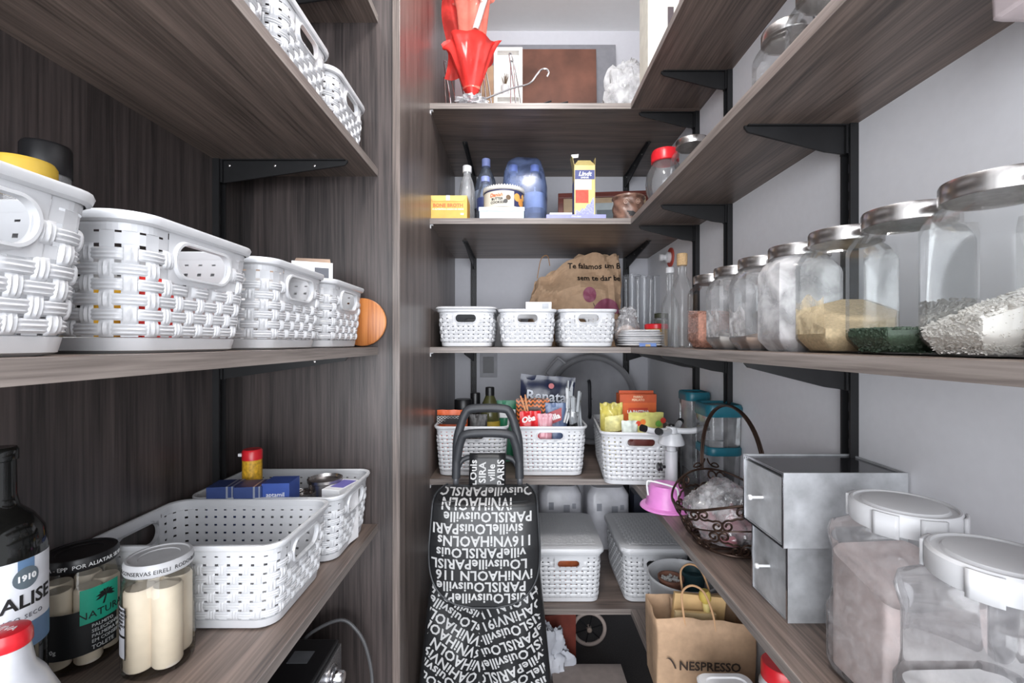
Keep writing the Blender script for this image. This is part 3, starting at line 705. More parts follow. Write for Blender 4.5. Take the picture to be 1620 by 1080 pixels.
for k, z in enumerate((0.178, 0.125, 0.072)):
    kn = part('knob', MB().lathe([(0.019, 0), (0.019, 0.006), (0.015, 0.008), (0.013, 0.022), (0.011, 0.024)], 22).xf(lambda p: Vector((0.124+p.z, 0.112+p.y, z+p.x))), CHROME, t)
    part('knob_ring', MB().tube([(0.1245, 0.112+0.025*cos(a*pi/10), z+0.025*sin(a*pi/10)) for a in range(20)], 0.0012, 6, closed=True), STEEL, kn)
part('sticker', MB().box(0.045, 0.085, 0.09, 0.125, 0.2222, 0.2226), mat('sticker_grey', (92, 94, 98), 0.4), t, smooth=0)
pts = [(0.02, 0.167, 0.19), (0.045, 0.20, 0.212), (0.09, 0.245, 0.212), (0.125, 0.25, 0.185), (0.148, 0.25, 0.14), (0.162, 0.245, 0.07), (0.160, 0.22, 0.006)]
def smooth_path(p, n=6):
    p = [Vector(q) for q in p]; out = []
    for i in range(len(p)-1):
        a = p[max(0, i-1)]; b = p[i]; c = p[i+1]; d = p[min(len(p)-1, i+2)]
        for k in range(n):
            t_ = k/n
            out.append(0.5*((2*b)+(c-a)*t_+(2*a-5*b+4*c-d)*t_*t_+(3*b-a-3*c+d)*t_**3))
    out.append(p[-1]); return out
part('power_cord', MB().tube(smooth_path(pts), 0.0038, 8), mat('grey_cord', (86, 86, 88), 0.5), t)

# ------------------------------------------------------------------ right shelves
# square glass jars with brushed steel lids
def chsq(wd, c, z, rot=0): 
    k = wd-c
    return [(wd, -k, z), (wd, k, z), (k, wd, z), (-k, wd, z), (-wd, k, z), (-wd, -k, z), (-k, -wd, z), (k, -wd, z)]
def circ8(r, z): return [(r*cos(radians(-22.5+45*k)), r*sin(radians(-22.5+45*k)), z) for k in range(8)]
JW = 0.0495
def subdiv_ring(r, n=3):
    out = []
    for i in range(len(r)):
        a = Vector(r[i]); b = Vector(r[(i+1) % len(r)])
        for k in range(n): out.append(tuple(a.lerp(b, k/n)))
    return out
def body_rings(wd, s=1.0):
    rs = [chsq(wd*0.70, 0.012, 0.0), chsq(wd*0.74, 0.012, 0.002), chsq(wd*0.97, 0.017, 0.017), chsq(wd, 0.018, 0.021), chsq(wd, 0.018, 0.124*s), chsq(wd*0.97, 0.018, 0.130*s), chsq(wd*0.90, 0.020, 0.140*s)]
    rs = [subdiv_ring(r) for r in rs]
    for r, z in ((0.0415, 0.147*s), (0.040, 0.150*s), (0.040, 0.160*s)):
        rs.append([(r*cos(radians(-45+15*k)), r*sin(radians(-45+15*k)), z) for k in range(24)])
    # align ring starts: first corner of the square sits at angle about -32 degrees
    out = rs[:-3]
    for rg in rs[-3:]: out.append([(sqrt(rg[0][0]**2+rg[0][1]**2)*cos(math.atan2(p[1], p[0])), sqrt(rg[0][0]**2+rg[0][1]**2)*sin(math.atan2(p[1], p[0])), rg[0][2]) for p in rs[0]])
    return out
def steel_jar(label, loc, g, s=1.0, grp='square glass jars with steel lids', rz=0):
    t = thing('storage_jar', label, 'jar', loc, rz, grp)
    part('glass_body', MB().loft(body_rings(JW, s), True, False), g, t, smooth=25)
    part('lid', MB().lathe([(0.0435, 0.150*s), (0.0440, 0.151*s), (0.0440, 0.166*s), (0.0428, 0.169*s), (0.030, 0.170*s)], 48), STEEL, t)
    return t
def fill(name, label, cat, loc, h, m, slope=(0, 0), seed=0, amp=0.003, wd=JW, s=1.0, rings=None):
    """powder or grain filling of a jar: follows the glass up to a sloping top"""
    w2 = wd-0.0022
    lv = [(w2*0.72, 0.011, 0.0032), (w2*0.965, 0.016, 0.018), (w2, 0.017, 0.022)]
    mb = MB(); rs = []
    for a, c, z in lv: rs.append(subdiv_ring(chsq(a, c, z), 4))
    for k in range(1, 6):
        rs.append([(x, y, 0.022+(max(0.024, h+slope[0]*x+slope[1]*y)-0.022)*k/5) for x, y, z in subdiv_ring(chsq(w2, 0.017, 0), 4)])
    for sc in (0.75, 0.5, 0.25, 0.05):
        rs.append([(x*sc, y*sc, max(0.024, h+slope[0]*x*sc+slope[1]*y*sc)+amp*noise.noise(Vector((x*sc*60+seed, y*sc*60, seed)))) for x, y, z in subdiv_ring(chsq(w2, 0.017, 0), 4)])
    mb.loft(rs)
    return tag(part(name, mb, m, loc=loc), label, cat, kind='stuff')
def grains(o, loc, h, m, slope, n, size, seed=1, wd=JW):
    """single grains lying against the glass and on the heap"""
    rnd = random.Random(seed); mb = MB(); w2 = wd-0.0035
    def grain(p):
        a = Vector((rnd.uniform(-1, 1), rnd.uniform(-1, 1), rnd.uniform(-0.5, 0.5))).normalized()
        b = a.orthogonal().normalized(); c = a.cross(b)
        l, r = size[0]*rnd.uniform(0.8, 1.2), size[1]
        v = [p+a*l, p+a*l*0.4+b*r, p+a*l*0.4+c*r, p+a*l*0.4-b*r, p+a*l*0.4-c*r, p-a*l*0.4+b*r, p-a*l*0.4+c*r, p-a*l*0.4-b*r, p-a*l*0.4-c*r, p-a*l]
        mb.add(v, [(0,1,2),(0,2,3),(0,3,4),(0,4,1),(1,5,6,2),(2,6,7,3),(3,7,8,4),(4,8,5,1),(9,6,5),(9,7,6),(9,8,7),(9,5,8)])
    cnt = 0
    while cnt < n:
        k = rnd.random()
        x, y = rnd.uniform(-w2, w2), rnd.uniform(-w2, w2)
        if k < 0.35: x = -w2
        elif k < 0.6: y = -w2
        elif k < 0.75:
            t_ = rnd.uniform(0, 0.018); x, y = -w2+t_, -w2+0.018-t_
        if abs(x)+abs(y) > 2*w2-0.0165: continue
        top = max(0.02, h+slope[0]*x+slope[1]*y)
        z = top if k > 0.75 else rnd.uniform(0.004, top)
        if z < 0.02:
            f = 0.74+0.24*z/0.02; x *= f; y *= f
        grain(Vector((x, y, z))); cnt += 1
    return tag(part('loose_grains', mb, m, o, smooth=60, recalc=False), kind='stuff')
zK = H+BZ[2]; KX = 0.457
RICE = mat('rice', (226, 222, 216), 0.5, var=0.05); LENT = mat('lentil', (74, 92, 74), 0.5, var=0.3, scale=400); BEAN = mat('bean', (190, 140, 122), 0.45, var=0.35, scale=180)
KY = [0.325, 0.430, 0.532, 0.633, 0.737, 0.840, 0.945, 1.055]
klab = ['square glass jar of rice next to the doorway end of the shelf', 'square glass jar half full of sloping white rice', 'square glass jar with green lentils at the bottom', 'square glass jar with golden crumbs', 'square glass jar dusted inside with white powder', 'narrow looking glass jar with brown powder at its base', 'square glass jar with pale flour at its base', 'square glass jar of pinkish brown beans, next to the corked bottle']
kg = [GLASS, GLASS, GLASS, GLASS, GLASSP, GLASSD, GLASSD, GLASS]
for k in range(8):
    steel_jar(klab[k], (KX, KY[k], zK), kg[k])
o_ = fill('rice', 'packed white rice filling the doorway end jar', 'rice', (KX, KY[0], zK), 0.052, RICE, (0.3, 0.3))
grains(o_, (KX, KY[0], zK), 0.055, RICE, (0.3, 0.3), 900, (0.0032, 0.0012), 5)
o_ = fill('rice', 'heap of white rice sloping across its jar', 'rice', (KX, KY[1], zK), 0.049, RICE, (0.42, -0.18))
grains(o_, (KX, KY[1], zK), 0.052, RICE, (0.42, -0.18), 1500, (0.0034, 0.0013), 2)
o_ = fill('lentils', 'bed of dark green lentils filling the jar base', 'lentils', (KX, KY[2], zK), 0.028, LENT)
grains(o_, (KX, KY[2], zK), 0.030, LENT, (0, 0), 500, (0.0027, 0.0022), 3)
fill('crumbs', 'golden bread crumbs heaped in a glass jar', 'crumbs', (KX, KY[3], zK), 0.055, mat('crumbs', (208, 186, 150), 0.9, var=0.16, scale=260, bump=0.4), (0.25, 0.35), 3)
fill('powder', 'white powder at the bottom of the dusted jar', 'powder', (KX, KY[4], zK), 0.034, mat('white_powder', (214, 210, 212), 0.9, var=0.05, bump=0.3), (0.1, -0.15), 2)
fill('powder', 'pale brown powder in the narrow looking jar', 'powder', (KX, KY[5], zK), 0.030, mat('brown_powder', (190, 158, 134), 0.9, var=0.1, bump=0.3), (0.2, 0.0), 4)
fill('flour', 'pale flour at the bottom of a steel lidded jar', 'flour', (KX, KY[6], zK), 0.030, mat('flour', (212, 204, 196), 0.9, var=0.05, bump=0.3), (0.0, 0.1), 5)
o_ = fill('beans', 'packed pinkish beans filling their jar', 'beans', (KX, KY[7], zK), 0.082, BEAN, (0, 0.1))
grains(o_, (KX, KY[7], zK), 0.085, BEAN, (0, 0.1), 700, (0.0033, 0.0022), 7)
# white marks of old labels on the glass of two jars
for k, c in ((5, (225, 224, 226)), (6, (225, 224, 226)), (3, (232, 214, 178))):
    mb = MB().grid(lambda u, v: (-JW-0.0004, -0.030+0.06*u, 0.026+v*(0.050+0.006*sin(u*9+k))), 10, 4)
    tag(part('label_residue', mb, glass('label_residue_%d' % k, (0.96, 0.95, 0.93), 0.3, haze=0.42, hazecol=lin(c)[:3], hazescale=60), loc=(KX, KY[k], zK)), 'white smear of an old paper label on %s' % ['', '', '', 'the crumb jar', '', 'the brown powder jar', 'the pale flour jar'][k], 'label residue')

# three jars with steel lids and a globe jar on the shelf above
zQ = H+BZ[1]
for y, l in ((1.27, 'steel lidded glass jar beside the red lidded globe jar'), (0.82, 'steel lidded jar peeping over the shelf edge, middle of three'), (0.715, 'steel lidded jar peeping over the shelf edge, nearest the doorway')):
    steel_jar(l, (0.49, y, zQ), GLASS, 1.0, 'jars on the upper wall shelf')
t = bpy.data.objects['storage_jar.008']
part('lid_knob', MB().lathe([(0.005, 0.169), (0.010, 0.174), (0.010, 0.180), (0.004, 0.182)], 18), STEEL, t)
t = thing('globe_jar', 'round clear globe jar with red lid and red base', 'jar', (0.452, 1.385, zQ))
part('base', MB().lathe([(0.034, 0), (0.036, 0.003), (0.034, 0.016), (0.028, 0.020)], 30), RED, t)
part('glass_body', MB().lathe([(0.026, 0.020), (0.042, 0.034), (0.054, 0.062), (0.058, 0.09), (0.054, 0.118), (0.042, 0.142), (0.036, 0.150), (0.036, 0.165)], 36, cap1=False), glass('globe_glass', (0.95, 0.95, 0.95), 1.0, haze=0.08), t)
part('lid', MB().lathe([(0.039, 0.152), (0.041, 0.154), (0.041, 0.178), (0.037, 0.188), (0.020, 0.194)], 34), RED, t)
t = thing('junction_box', 'pale pink plastic box fixed under the shelf by the wall', 'box', (0.50, 0.405, H+BZ[1]-0.018))
part('casing', MB().loft([ring(0.038, 0.035, 0.008, -0.066), ring(0.041, 0.038, 0.008, -0.063), ring(0.042, 0.040, 0.008, -0.0005)]), mat('pale_pink_plastic', (210, 196, 198), 0.3), t)
part('seam', MB().loft([ring(0.0425, 0.0405, 0.008, -0.014), ring(0.0425, 0.0405, 0.008, -0.0125)], False, False), mat('seam_grey', (150, 140, 142), 0.5), t)

# top shelf by the wall: tall cream boxes
zT = H+BZ[0]
t = carton('storage_box', 'tall cream storage box on the top shelf by the wall', 'box', (0.428, 1.37, zT), (0.09, 0.09, 0.42), mat('cream_box', (218, 216, 204), 0.5))
part('dark_print', MB().box(0.012, 0.030, -0.0453, -0.0451, 0.16, 0.22), mat('dark_print', (62, 52, 56), 0.5), t, smooth=0)
part('seal_print', MB().lathe([(0.012, 0), (0.012, 0.0004)], 18).xf(lambda p: Vector((0.012+p.x, -0.0455+p.z, 0.30+p.y))), mat('brown_print', (120, 84, 46), 0.5), t)
carton('storage_box', 'low white box on the top shelf above the jars', 'box', (0.48, 0.98, zT), (0.16, 0.12, 0.10), CARDW)

# silver drawer boxes
def drawer_box(label, loc, sx, sy, sz, rz=0):
    t = thing('drawer_box', label, 'box', loc, rz, 'silver drawer boxes')
    a, b = sx/2, sy/2; th = 0.003
    shell = MB().box(-a, a, -b, -b+th, 0, sz).box(-a, a, b-th, b, 0, sz).box(-a, a, -b+th, b-th, 0, th).box(a-th, a, -b+th, b-th, th, sz)
    part('casing', shell, GALV, t, smooth=0)
    part('top_panel', MB().box(-a+0.002, a-0.003, -b+th+0.0005, b-th-0.0005, sz-0.006, sz-0.003), mat('smoked_panel', (78, 78, 82), 0.12, 0.6), t, smooth=0)
    part('edge_trim', MB().box(-a-0.0012, -a+0.0, -b, -b+0.003, 0, sz).box(-a-0.0012, -a, b-0.003, b, 0, sz).box(-a-0.0012, -a, -b+0.003, b-0.003, 0, 0.003).box(-a-0.0012, -a, -b+0.003, b-0.003, sz-0.003, sz), CHROME, t, smooth=0)
    d = part('drawer', MB().box(-a+0.001, a-0.012, -b+0.0045, b-0.0045, 0.0045, sz-0.009), GALV, t, smooth=0)
    part('knob', MB().lathe([(0.0022, 0), (0.0022, 0.018), (0.0042, 0.019), (0.0046, 0.022), (0.003, 0.024)], 14).xf(lambda p: Vector((-a+0.001-p.z, p.y, sz*0.5+p.x))), LIDW, d)
    return t
zR = H+BZ[3]
drawer_box('lower silver drawer box standing on the dark wood shelf', (0.5005, 0.752, zR), 0.167, 0.105, 0.125)
drawer_box('upper silver drawer box stacked on its twin', (0.4895, 0.735, zR+0.1255), 0.185, 0.118, 0.112)

# big plastic jars with white lids
def big_jar(label, loc, s=1.0, hs=1.0, g=PETJ, rz=0):
    t = thing('plastic_jar', label, 'jar', loc, rz, 'clear plastic jars with white screw lids')
    prof = [(0.050, 0.0), (0.059, 0.006), (0.0625, 0.016), (0.0625, 0.085), (0.0595, 0.094), (0.0580, 0.11), (0.0580, 0.160), (0.0605, 0.172), (0.0620, 0.182), (0.0600, 0.195), (0.052, 0.206), (0.0485, 0.210), (0.0485, 0.222)]
    rs = [ring(a*s, a*s, (0.022 if z < 0.2 else 0.048)*s, z*hs, 8) for a, z in prof]
    part('jar_body', MB().loft(rs, True, False), g, t)
    l = part('lid', MB().lathe([(0.053*s, 0.210*hs), (0.0545*s, 0.212*hs), (0.0545*s, 0.233*hs), (0.052*s, 0.236*hs), (0.050*s, 0.236*hs), (0.049*s, 0.2335*hs), (0.043*s, 0.2335*hs), (0.041*s, 0.2365*hs), (0.036*s, 0.2375*hs)], 56), LIDW, t)
    for a0 in (200, 245, 110, 20, 300):
        part('lid_grip', MB().add(*(lambda m: (m.v, m.f))(arcpatch(0.0562*s, radians(a0), radians(a0+26), 0.208*hs, 0.2345*hs, 6))), LIDW, l, solid=0.003)
    return t
def big_fill(label, loc, h, m, slope, s=1.0, seed=0):
    mb = MB(); rs = []; w2 = 0.0562*s
    for a, z in ((0.045*s, 0.004), (w2, 0.012)): rs.append(ring(a, a, 0.02*s, z, 8))
    base = ring(w2, w2, 0.02*s, 0, 8)
    for k in range(1, 6): rs.append([(x, y, 0.012+(h+slope[0]*x+slope[1]*y+0.004*noise.noise(Vector((x*50, y*50, seed)))-0.012)*k/5) for x, y, z in base])
    for sc in (0.8, 0.6, 0.4, 0.2, 0.03): rs.append([(x*sc, y*sc, h+(slope[0]*x+slope[1]*y)*sc+0.007*noise.noise(Vector((x*sc*45, y*sc*45, seed)))) for x, y, z in base])
    return tag(part('powder', mb.loft(rs), m, loc=loc), label, 'powder', kind='stuff')
big_jar('clear plastic jar of pinkish powder beside the silver drawer boxes', (0.472, 0.555, zR))
big_fill('pinkish powder nearly filling the white lidded jar', (0.472, 0.555, zR), 0.150, mat('pink_powder', (242, 227, 224), 0.95, var=0.10, scale=30), (0.05, 0.25))
big_jar('clear plastic jar with a little white flour, between two jars', (0.4555, 0.4275, zR), 1.0, 0.98)
big_fill('white flour low in its white lidded jar', (0.4555, 0.4275, zR), 0.075, mat('flour2', (222, 220, 220), 0.95, var=0.05), (0.0, 0.15), seed=3)
big_jar('tall clear plastic jar with scuffed sides, nearest the doorway', (0.462, 0.295, zR), 1.05, 1.18)
tag(part('bag_of_sugar', crumple((0, 0, 0.0), (0.04, 0.04, 0.07), 0.4, 4), BAGP, loc=(0.462, 0.295, zR+0.006)), 'crumpled clear bag inside the tall scuffed jar', 'bag')

# bronze wire basket with scrolls
bx, by = 0.462, 0.985
t = thing('wire_basket', 'bronze scroll wire basket with arched handle', 'basket', (bx, by, zR))
def wb(a, hfrac):
    """point on the flared side of the wire basket"""
    rx = 0.075+0.043*hfrac**0.8; ry = 0.080+0.045*hfrac**0.8
    z = 0.004+hfrac*(0.098+0.022*cos(2*(a-pi/2)))
    return Vector((rx*cos(a), ry*sin(a), z))
part('rim_wire', MB().tube([wb(2*pi*k/72, 1.0) for k in range(72)], 0.0026, 8, closed=True), BRONZE, t)
part('base_wire', MB().tube([wb(2*pi*k/60, 0.0) for k in range(60)], 0.0026, 8, closed=True), BRONZE, t)
part('waist_wire', MB().tube([wb(2*pi*k/60, 0.52) for k in range(60)], 0.0016, 6, closed=True), BRONZE, t)
for k in range(-3, 4):
    y_ = k*0.021; xx = 0.075*sqrt(max(0, 1-(y_/0.08)**2))
    part('floor_wire', MB().tube([(-xx, y_, 0.004), (xx, y_, 0.004)], 0.0022, 6), BRONZE, t)
def scroll(a0, h0, h1, w_, flip):
    """an S with a spiral at both ends"""
    half = []
    for k in range(19):
        u = k/18; r = 0.27*(1-0.72*u); ph = radians(-120)+u*2*pi*1.35
        half.append((0.24+r*cos(ph), 0.27+r*sin(ph)))
    full = [(-x, -z) for x, z in reversed(half)]+half
    return [wb(a0+flip*x*w_*1.7, max(0.0, min(1.0, (h0+h1)/2+z*(h1-h0)*0.95))) for x, z in full]
for k in range(16):
    part('scroll', MB().tube(scroll(2*pi*k/16, 0.5, 1.0, 0.25, 1 if k % 2 else -1), 0.0022, 6), BRONZE, t)
for k in range(14):
    part('scroll', MB().tube(scroll(2*pi*(k+0.5)/14, 0.0, 0.52, 0.29, -1 if k % 2 else 1), 0.0022, 6), BRONZE, t)
# arched handle, double wire, with curls where it meets the rim
hp = []
for k in range(33):
    a = pi*k/32
    hp.append(Vector((0.0-0.010*cos(a), 0.125*cos(a), 0.122+0.172*sin(a)**0.75)))
hd = part('handle', MB().tube([p+Vector((0.0022, 0, 0)) for p in hp], 0.0026, 8).tube([p+Vector((-0.0022, 0, 0)) for p in hp], 0.0026, 8), BRONZE, t)
for s in (-1, 1):
    for f in (-1, 1):
        pts = []
        for k in range(24):
            u = k/23; th = u*pi*2.3; r = 0.016*(1-0.7*u)
            pts.append(Vector((f*(0.003+0.016-r*cos(th)), s*0.1235, 0.150-0.024*min(1, u*2.2)-r*sin(th)*0.8+0.008*u)))
        part('curl', MB().tube(pts, 0.0018, 6), BRONZE, hd)
# onions in a crumpled clear bag
for k, (x, y, z, r) in enumerate(((-0.012, -0.030, 0.036, 0.032), (0.040, -0.018, 0.034, 0.030), (0.02, 0.035, 0.034, 0.030), (-0.038, 0.03, 0.032, 0.028))):
    o = tag(part('onion', MB().lathe([(0.003, -0.030), (r*0.6, -r*0.80), (r*0.95, -r*0.3), (r, 0.05*r), (r*0.85, r*0.5), (r*0.4, r*0.85), (r*0.12, r*1.05), (r*0.10, r*1.25)], 22), mat('onion_skin', (176, 120, 128), 0.4, var=0.3, scale=30, stretch=(1, 1, 0.2)), loc=(bx+x, by+y, zR+z)), 'pink onion in a clear bag inside the wire basket', 'onion', 'onions in the wire basket')
tag(part('plastic_bag', crumple((0, 0, 0), (0.078, 0.084, 0.070), 0.30, 3, freq=1.9, n=64, m=40), BAGP, loc=(bx-0.004, by, zR+0.006)), 'crumpled clear plastic bag of onions in the wire basket', 'bag')

# pink upside-down bowl with white wire clip
px_, py_ = 0.392, 1.195
t = thing('pink_bowl', 'pink plastic bowl turned upside down on the shelf edge', 'bowl', (px_, py_, zR))
part('bowl', MB().lathe([(0.064, 0.0), (0.066, 0.002), (0.064, 0.005), (0.052, 0.008), (0.049, 0.02), (0.044, 0.052), (0.038, 0.060), (0.015, 0.063)], 44), PINK, t)
part('wire_clip', MB().tube(smooth_path([(-0.052, -0.02, 0.038), (-0.055, -0.02, 0.068), (-0.045, -0.02, 0.074), (0.0, -0.045, 0.068), (0.012, -0.055, 0.060), (0.013, -0.055, 0.018)], 4), 0.0024, 8), LIDW, t)
part('clip_tip', MB().tube([(0.013, -0.055, 0.022), (0.013, -0.056, 0.010)], 0.0028, 8), BLKP, t)

# white folding stand with black capped arms
sx_, sy_ = X(1062, 1.27), 1.27
t = thing('folding_stand', 'white folding stand with black capped arms, behind the pink bowl', 'stand', (sx_, sy_, zR))
part('stem', MB().lathe([(0.017, 0), (0.017, 0.13), (0.013, 0.131), (0.013, 0.16)], 24), WHITE, t)
part('collar', MB().lathe([(0.034, 0.148), (0.036, 0.150), (0.036, 0.155), (0.027, 0.176), (0.024, 0.180)], 28), WHITE, t)
part('knob', MB().lathe([(0.004, 0), (0.004, 0.010), (0.012, 0.012), (0.010, 0.016), (0.012, 0.020), (0.010, 0.024)], 14).xf(lambda p: Vector((-0.015-p.z, p.y, 0.085+p.x))), BLKP, t)
part('hub', MB().lathe([(0.016, 0.178), (0.018, 0.186), (0.014, 0.197), (0.008, 0.199)], 20), WHITE, t)
part('hub_cap', MB().lathe([(0.009, 0.198), (0.009, 0.203), (0.006, 0.204)], 16), BLKP, t)
for a in (198, 232, 350, 55):
    d = Vector((cos(radians(a)), sin(radians(a)), 0))
    ln = {198: 0.085, 232: 0.088, 350: 0.088, 55: 0.085}[a]
    p = [Vector((0, 0, 0.188))+d*0.004, Vector((0, 0, 0.186))+d*0.03, Vector((0, 0, 0.188))+d*0.06, Vector((0, 0, 0.196))+d*ln]
    ar = part('arm', MB().tube(smooth_path(p, 4), 0.0085, 12), WHITE, t)
    e = p[-1]; dd = (p[-1]-p[-2]).normalized()
    part('end_cap', MB().tube([e-dd*0.002, e+dd*0.012], [0.0095, 0.0098], 12), BLKP, ar)

# clear containers with teal lids
def teal_box(label, loc, a, b, h, lh=0.022):
    t = thing('food_container', label, 'container', loc, 0, 'clear containers with teal lids')
    part('clear_body', MB().loft([ring(a*0.86, b*0.86, 0.018, 0), ring(a*0.93, b*0.93, 0.02, 0.004), ring(a*0.97, b*0.97, 0.02, h)], True, False), glass('container_plastic', (0.93, 0.95, 0.96), 1.0, haze=0.14, hazescale=30), t)
    part('lid', MB().loft([ring(a*1.0, b*1.0, 0.02, h-0.010), ring(a*1.03, b*1.03, 0.022, h-0.008), ring(a*1.03, b*1.03, 0.022, h+lh*0.45), ring(a*0.97, b*0.97, 0.02, h+lh*0.7), ring(a*0.9, b*0.9, 0.02, h+lh*0.7), ring(a*0.86, b*0.86, 0.02, h+lh*0.5), ring(a*0.5, b*0.5, 0.015, h+lh*0.55)]), TEAL, t)
    return t
tx = X(1137, 1.21)
teal_box('clear container with teal lid carrying another container', (tx, 1.215, zR), 0.045, 0.05, 0.150, 0.016)
teal_box('clear container with teal lid stacked on a taller one', (tx, 1.215, zR+0.1615), 0.047, 0.052, 0.088, 0.03)
teal_box('tall clear container with teal lid near the folding stand', (X(1097, 1.38), 1.375, zR), 0.036, 0.045, 0.270, 0.022)

# ------------------------------------------------------------------ top corner shelf
zT = H+BZ[0]
REDC = glass('red_cellophane', (0.95, 0.16, 0.14), 0.9, haze=0.72, hazecol=(0.85, 0.07, 0.06), rough=0.15, hazescale=9)
t = thing('cellophane_wrap', 'red cellophane gift wrap with ruffled edges on the wire rack', 'gift wrap', (X(745, 1.50), 1.52, zT))
def cello(r0, r1, h, ph, amp, z0, tilt):
    def fn(u, v):
        a = 2*pi*u; fl = amp*v**1.5
        w1 = noise.noise(Vector((cos(a)*1.7+ph, sin(a)*1.7, ph*3)))
        r = (r0+(r1-r0)*v)*(1+fl*(0.45*sin(5*a+ph+2*w1)+0.8*w1+0.25*sin(9*a+2*ph)))
        cu = max(0.0, (v-0.78)/0.22); r += 0.020*cu*(0.6+w1); lift = v-0.16*cu*cu*(0.6+1.2*w1)
        return (r*cos(a)+tilt*v*0.03, 0.62*r*sin(a), z0+h*lift*(1+0.12*sin(3*a+ph)*v))
    return MB().grid(fn, 72, 16)
part('outer_ruffle', cello(0.022, 0.089, 0.175, 0.4, 0.34, 0.075, 0.0), REDC, t, smooth=70, recalc=False)
part('inner_wrap', cello(0.028, 0.064, 0.36, 1.7, 0.28, 0.085, 0.2), glass('pale_red_cellophane', (1.0, 0.50, 0.42), 1.0, haze=0.60, hazecol=(0.88, 0.24, 0.18), rough=0.15, hazescale=7), t, smooth=70, recalc=False)
part('back_sheet', MB().grid(lambda u, v: (-0.095+0.07*u+0.012*sin(v*6), 0.03+0.01*sin(u*5+v*3), 0.14+0.30*v), 10, 12), REDC, t, smooth=70, recalc=False)
part('white_band', MB().grid(lambda u, v: (0.005+0.042*v+0.022*u, -0.040-0.01*sin(pi*u), 0.26+0.14*v+0.0*u), 6, 10), mat('white_ribbon', (246, 240, 238), 0.4), t, smooth=70, solid=0.0006, recalc=False)
part('stem_twist', MB().lathe([(0.012, 0.0), (0.010, 0.05), (0.024, 0.085)], 16), REDC, t)
# wire rack: upright loops on a base wire
t = thing('wire_rack', 'chrome wire file rack with upright loops', 'rack', (X(752, 1.60), 1.60, zT))
part('base_wire', MB().tube([(-0.110, 0, 0.003), (0.175, 0, 0.003)], 0.0022, 8).tube([(-0.110, 0.10, 0.003), (0.175, 0.10, 0.003)], 0.0022, 8), CHROME, t)
for k, x in enumerate((-0.100, -0.080, -0.02, 0.02, 0.045, 0.125, 0.150)):
    h = (0.18, 0.235, 0.235, 0.20, 0.22, 0.235, 0.262)[k]; ln = (-0.01, -0.03, -0.05, 0.0, -0.02, 0.0, -0.03)[k]
    pts = [(x, 0.0, 0.003), (x+ln*0.5, 0.0, h*0.55), (x+ln, 0.003, h-0.01), (x+ln+0.004, 0.008, h), (x+ln+0.010, 0.013, h-0.01), (x+0.016+ln*0.4, 0.014, h*0.5), (x+0.018, 0.014, 0.003)]
    part('upright_loop', MB().tube(smooth_path(pts, 5), 0.0021, 8), CHROME, t)
# hooked wire lying across
t = thing('hooked_skewer', 'shiny wire rod with a curled hook leaning on the rack', 'hook', (X(752, 1.475), 1.475, zT))
p = [(-0.01, 0.0, 0.012), (0.05, 0.01, 0.045), (0.12, 0.02, 0.078), (0.175, 0.03, 0.098), (0.20, 0.032, 0.128), (0.215, 0.032, 0.145), (0.232, 0.032, 0.148), (0.240, 0.032, 0.136), (0.235, 0.032, 0.124)]
part('rod', MB().tube(smooth_path(p, 6), 0.0030, 8), mat('polished_wire', (236, 236, 238), 0.1, 1.0), t)
tag(part('foil_ball', crumple((0, 0, 0), (0.046, 0.030, 0.020), 0.55, 8, freq=3.0, n=44, m=28), glass('foil_film', (0.9, 0.9, 0.92), 2.0, haze=0.42, hazecol=(0.8, 0.8, 0.82), rough=0.1, hazescale=60), loc=(X(746, 1.46), 1.462, zT)), 'crumpled clear film tied at the end of the hooked rod', 'film')
# boards leaning on the back wall
def board(name, label, cat, x0, x1, y, ht, m, th=0.012, lean=0.03):
    t = thing(name, label, cat, ((x0+x1)/2, y, zT)); t.rotation_euler = (-math.atan2(lean, ht), 0, 0)
    part('panel', MB().box(-(x1-x0)/2, (x1-x0)/2, -th/2, th/2, 0.002, ht), m, t, smooth=0, bevel=0.001)
    return t
RUST = mat('rusty_board', (104, 66, 52), 0.55, var=0.5, scale=7)
board('rust_board', 'rust brown baking board leaning against the grey board', 'board', X(790, 1.92), X(945, 1.92), 1.925, 0.50, RUST)
board('grey_board', 'grey board leaning on the wall behind the rust brown board', 'board', X(775, 1.965), X(976, 1.965), 1.965, 0.545, mat('grey_board', (132, 132, 138), 0.7), 0.012)
t = board('picture_frame', 'white shadow box frame with a tiny plant on the top shelf', 'frame', X(782, 1.80), X(826, 1.80), 1.80, 0.40, mat('frame_white', (232, 230, 226), 0.5), 0.008, 0.015)
part('frame_side', MB().box(0.042, 0.056, -0.03, 0.004, 0.0, 0.40).box(-0.056, -0.042, -0.03, 0.004, 0.0, 0.40).box(-0.042, 0.042, -0.03, 0.004, 0.386, 0.40).box(-0.042, 0.042, -0.03, 0.004, 0.20, 0.212).box(-0.042, 0.042, -0.03, 0.004, 0.0, 0.012), mat('frame_white', (232, 230, 226), 0.5), t, smooth=0)
pl = part('plant_pot', MB().lathe([(0.010, 0.0), (0.014, 0.002), (0.017, 0.040), (0.015, 0.040)], 16, (-0.012, -0.014, 0.2125)), LIDW, t)
tw = MB(); rnd = random.Random(4)
for k in range(12):
    a = rnd.uniform(0, 6.28); tw.tube([(-0.012, -0.014, 0.25), (-0.012+0.014*cos(a), -0.014+0.006*sin(a), 0.285+rnd.uniform(0, 0.02))], 0.0009, 5)
part('twigs', tw, mat('twig', (98, 78, 58), 0.8), pl)
tag(part('beige_board', MB().box(-0.05, 0.05, -0.004, 0.004, 0, 0.30), mat('beige_card', (178, 150, 122), 0.8), loc=(X(760, 1.74), 1.74, zT), smooth=0), 'beige card sheet standing behind the wire rack', 'card')
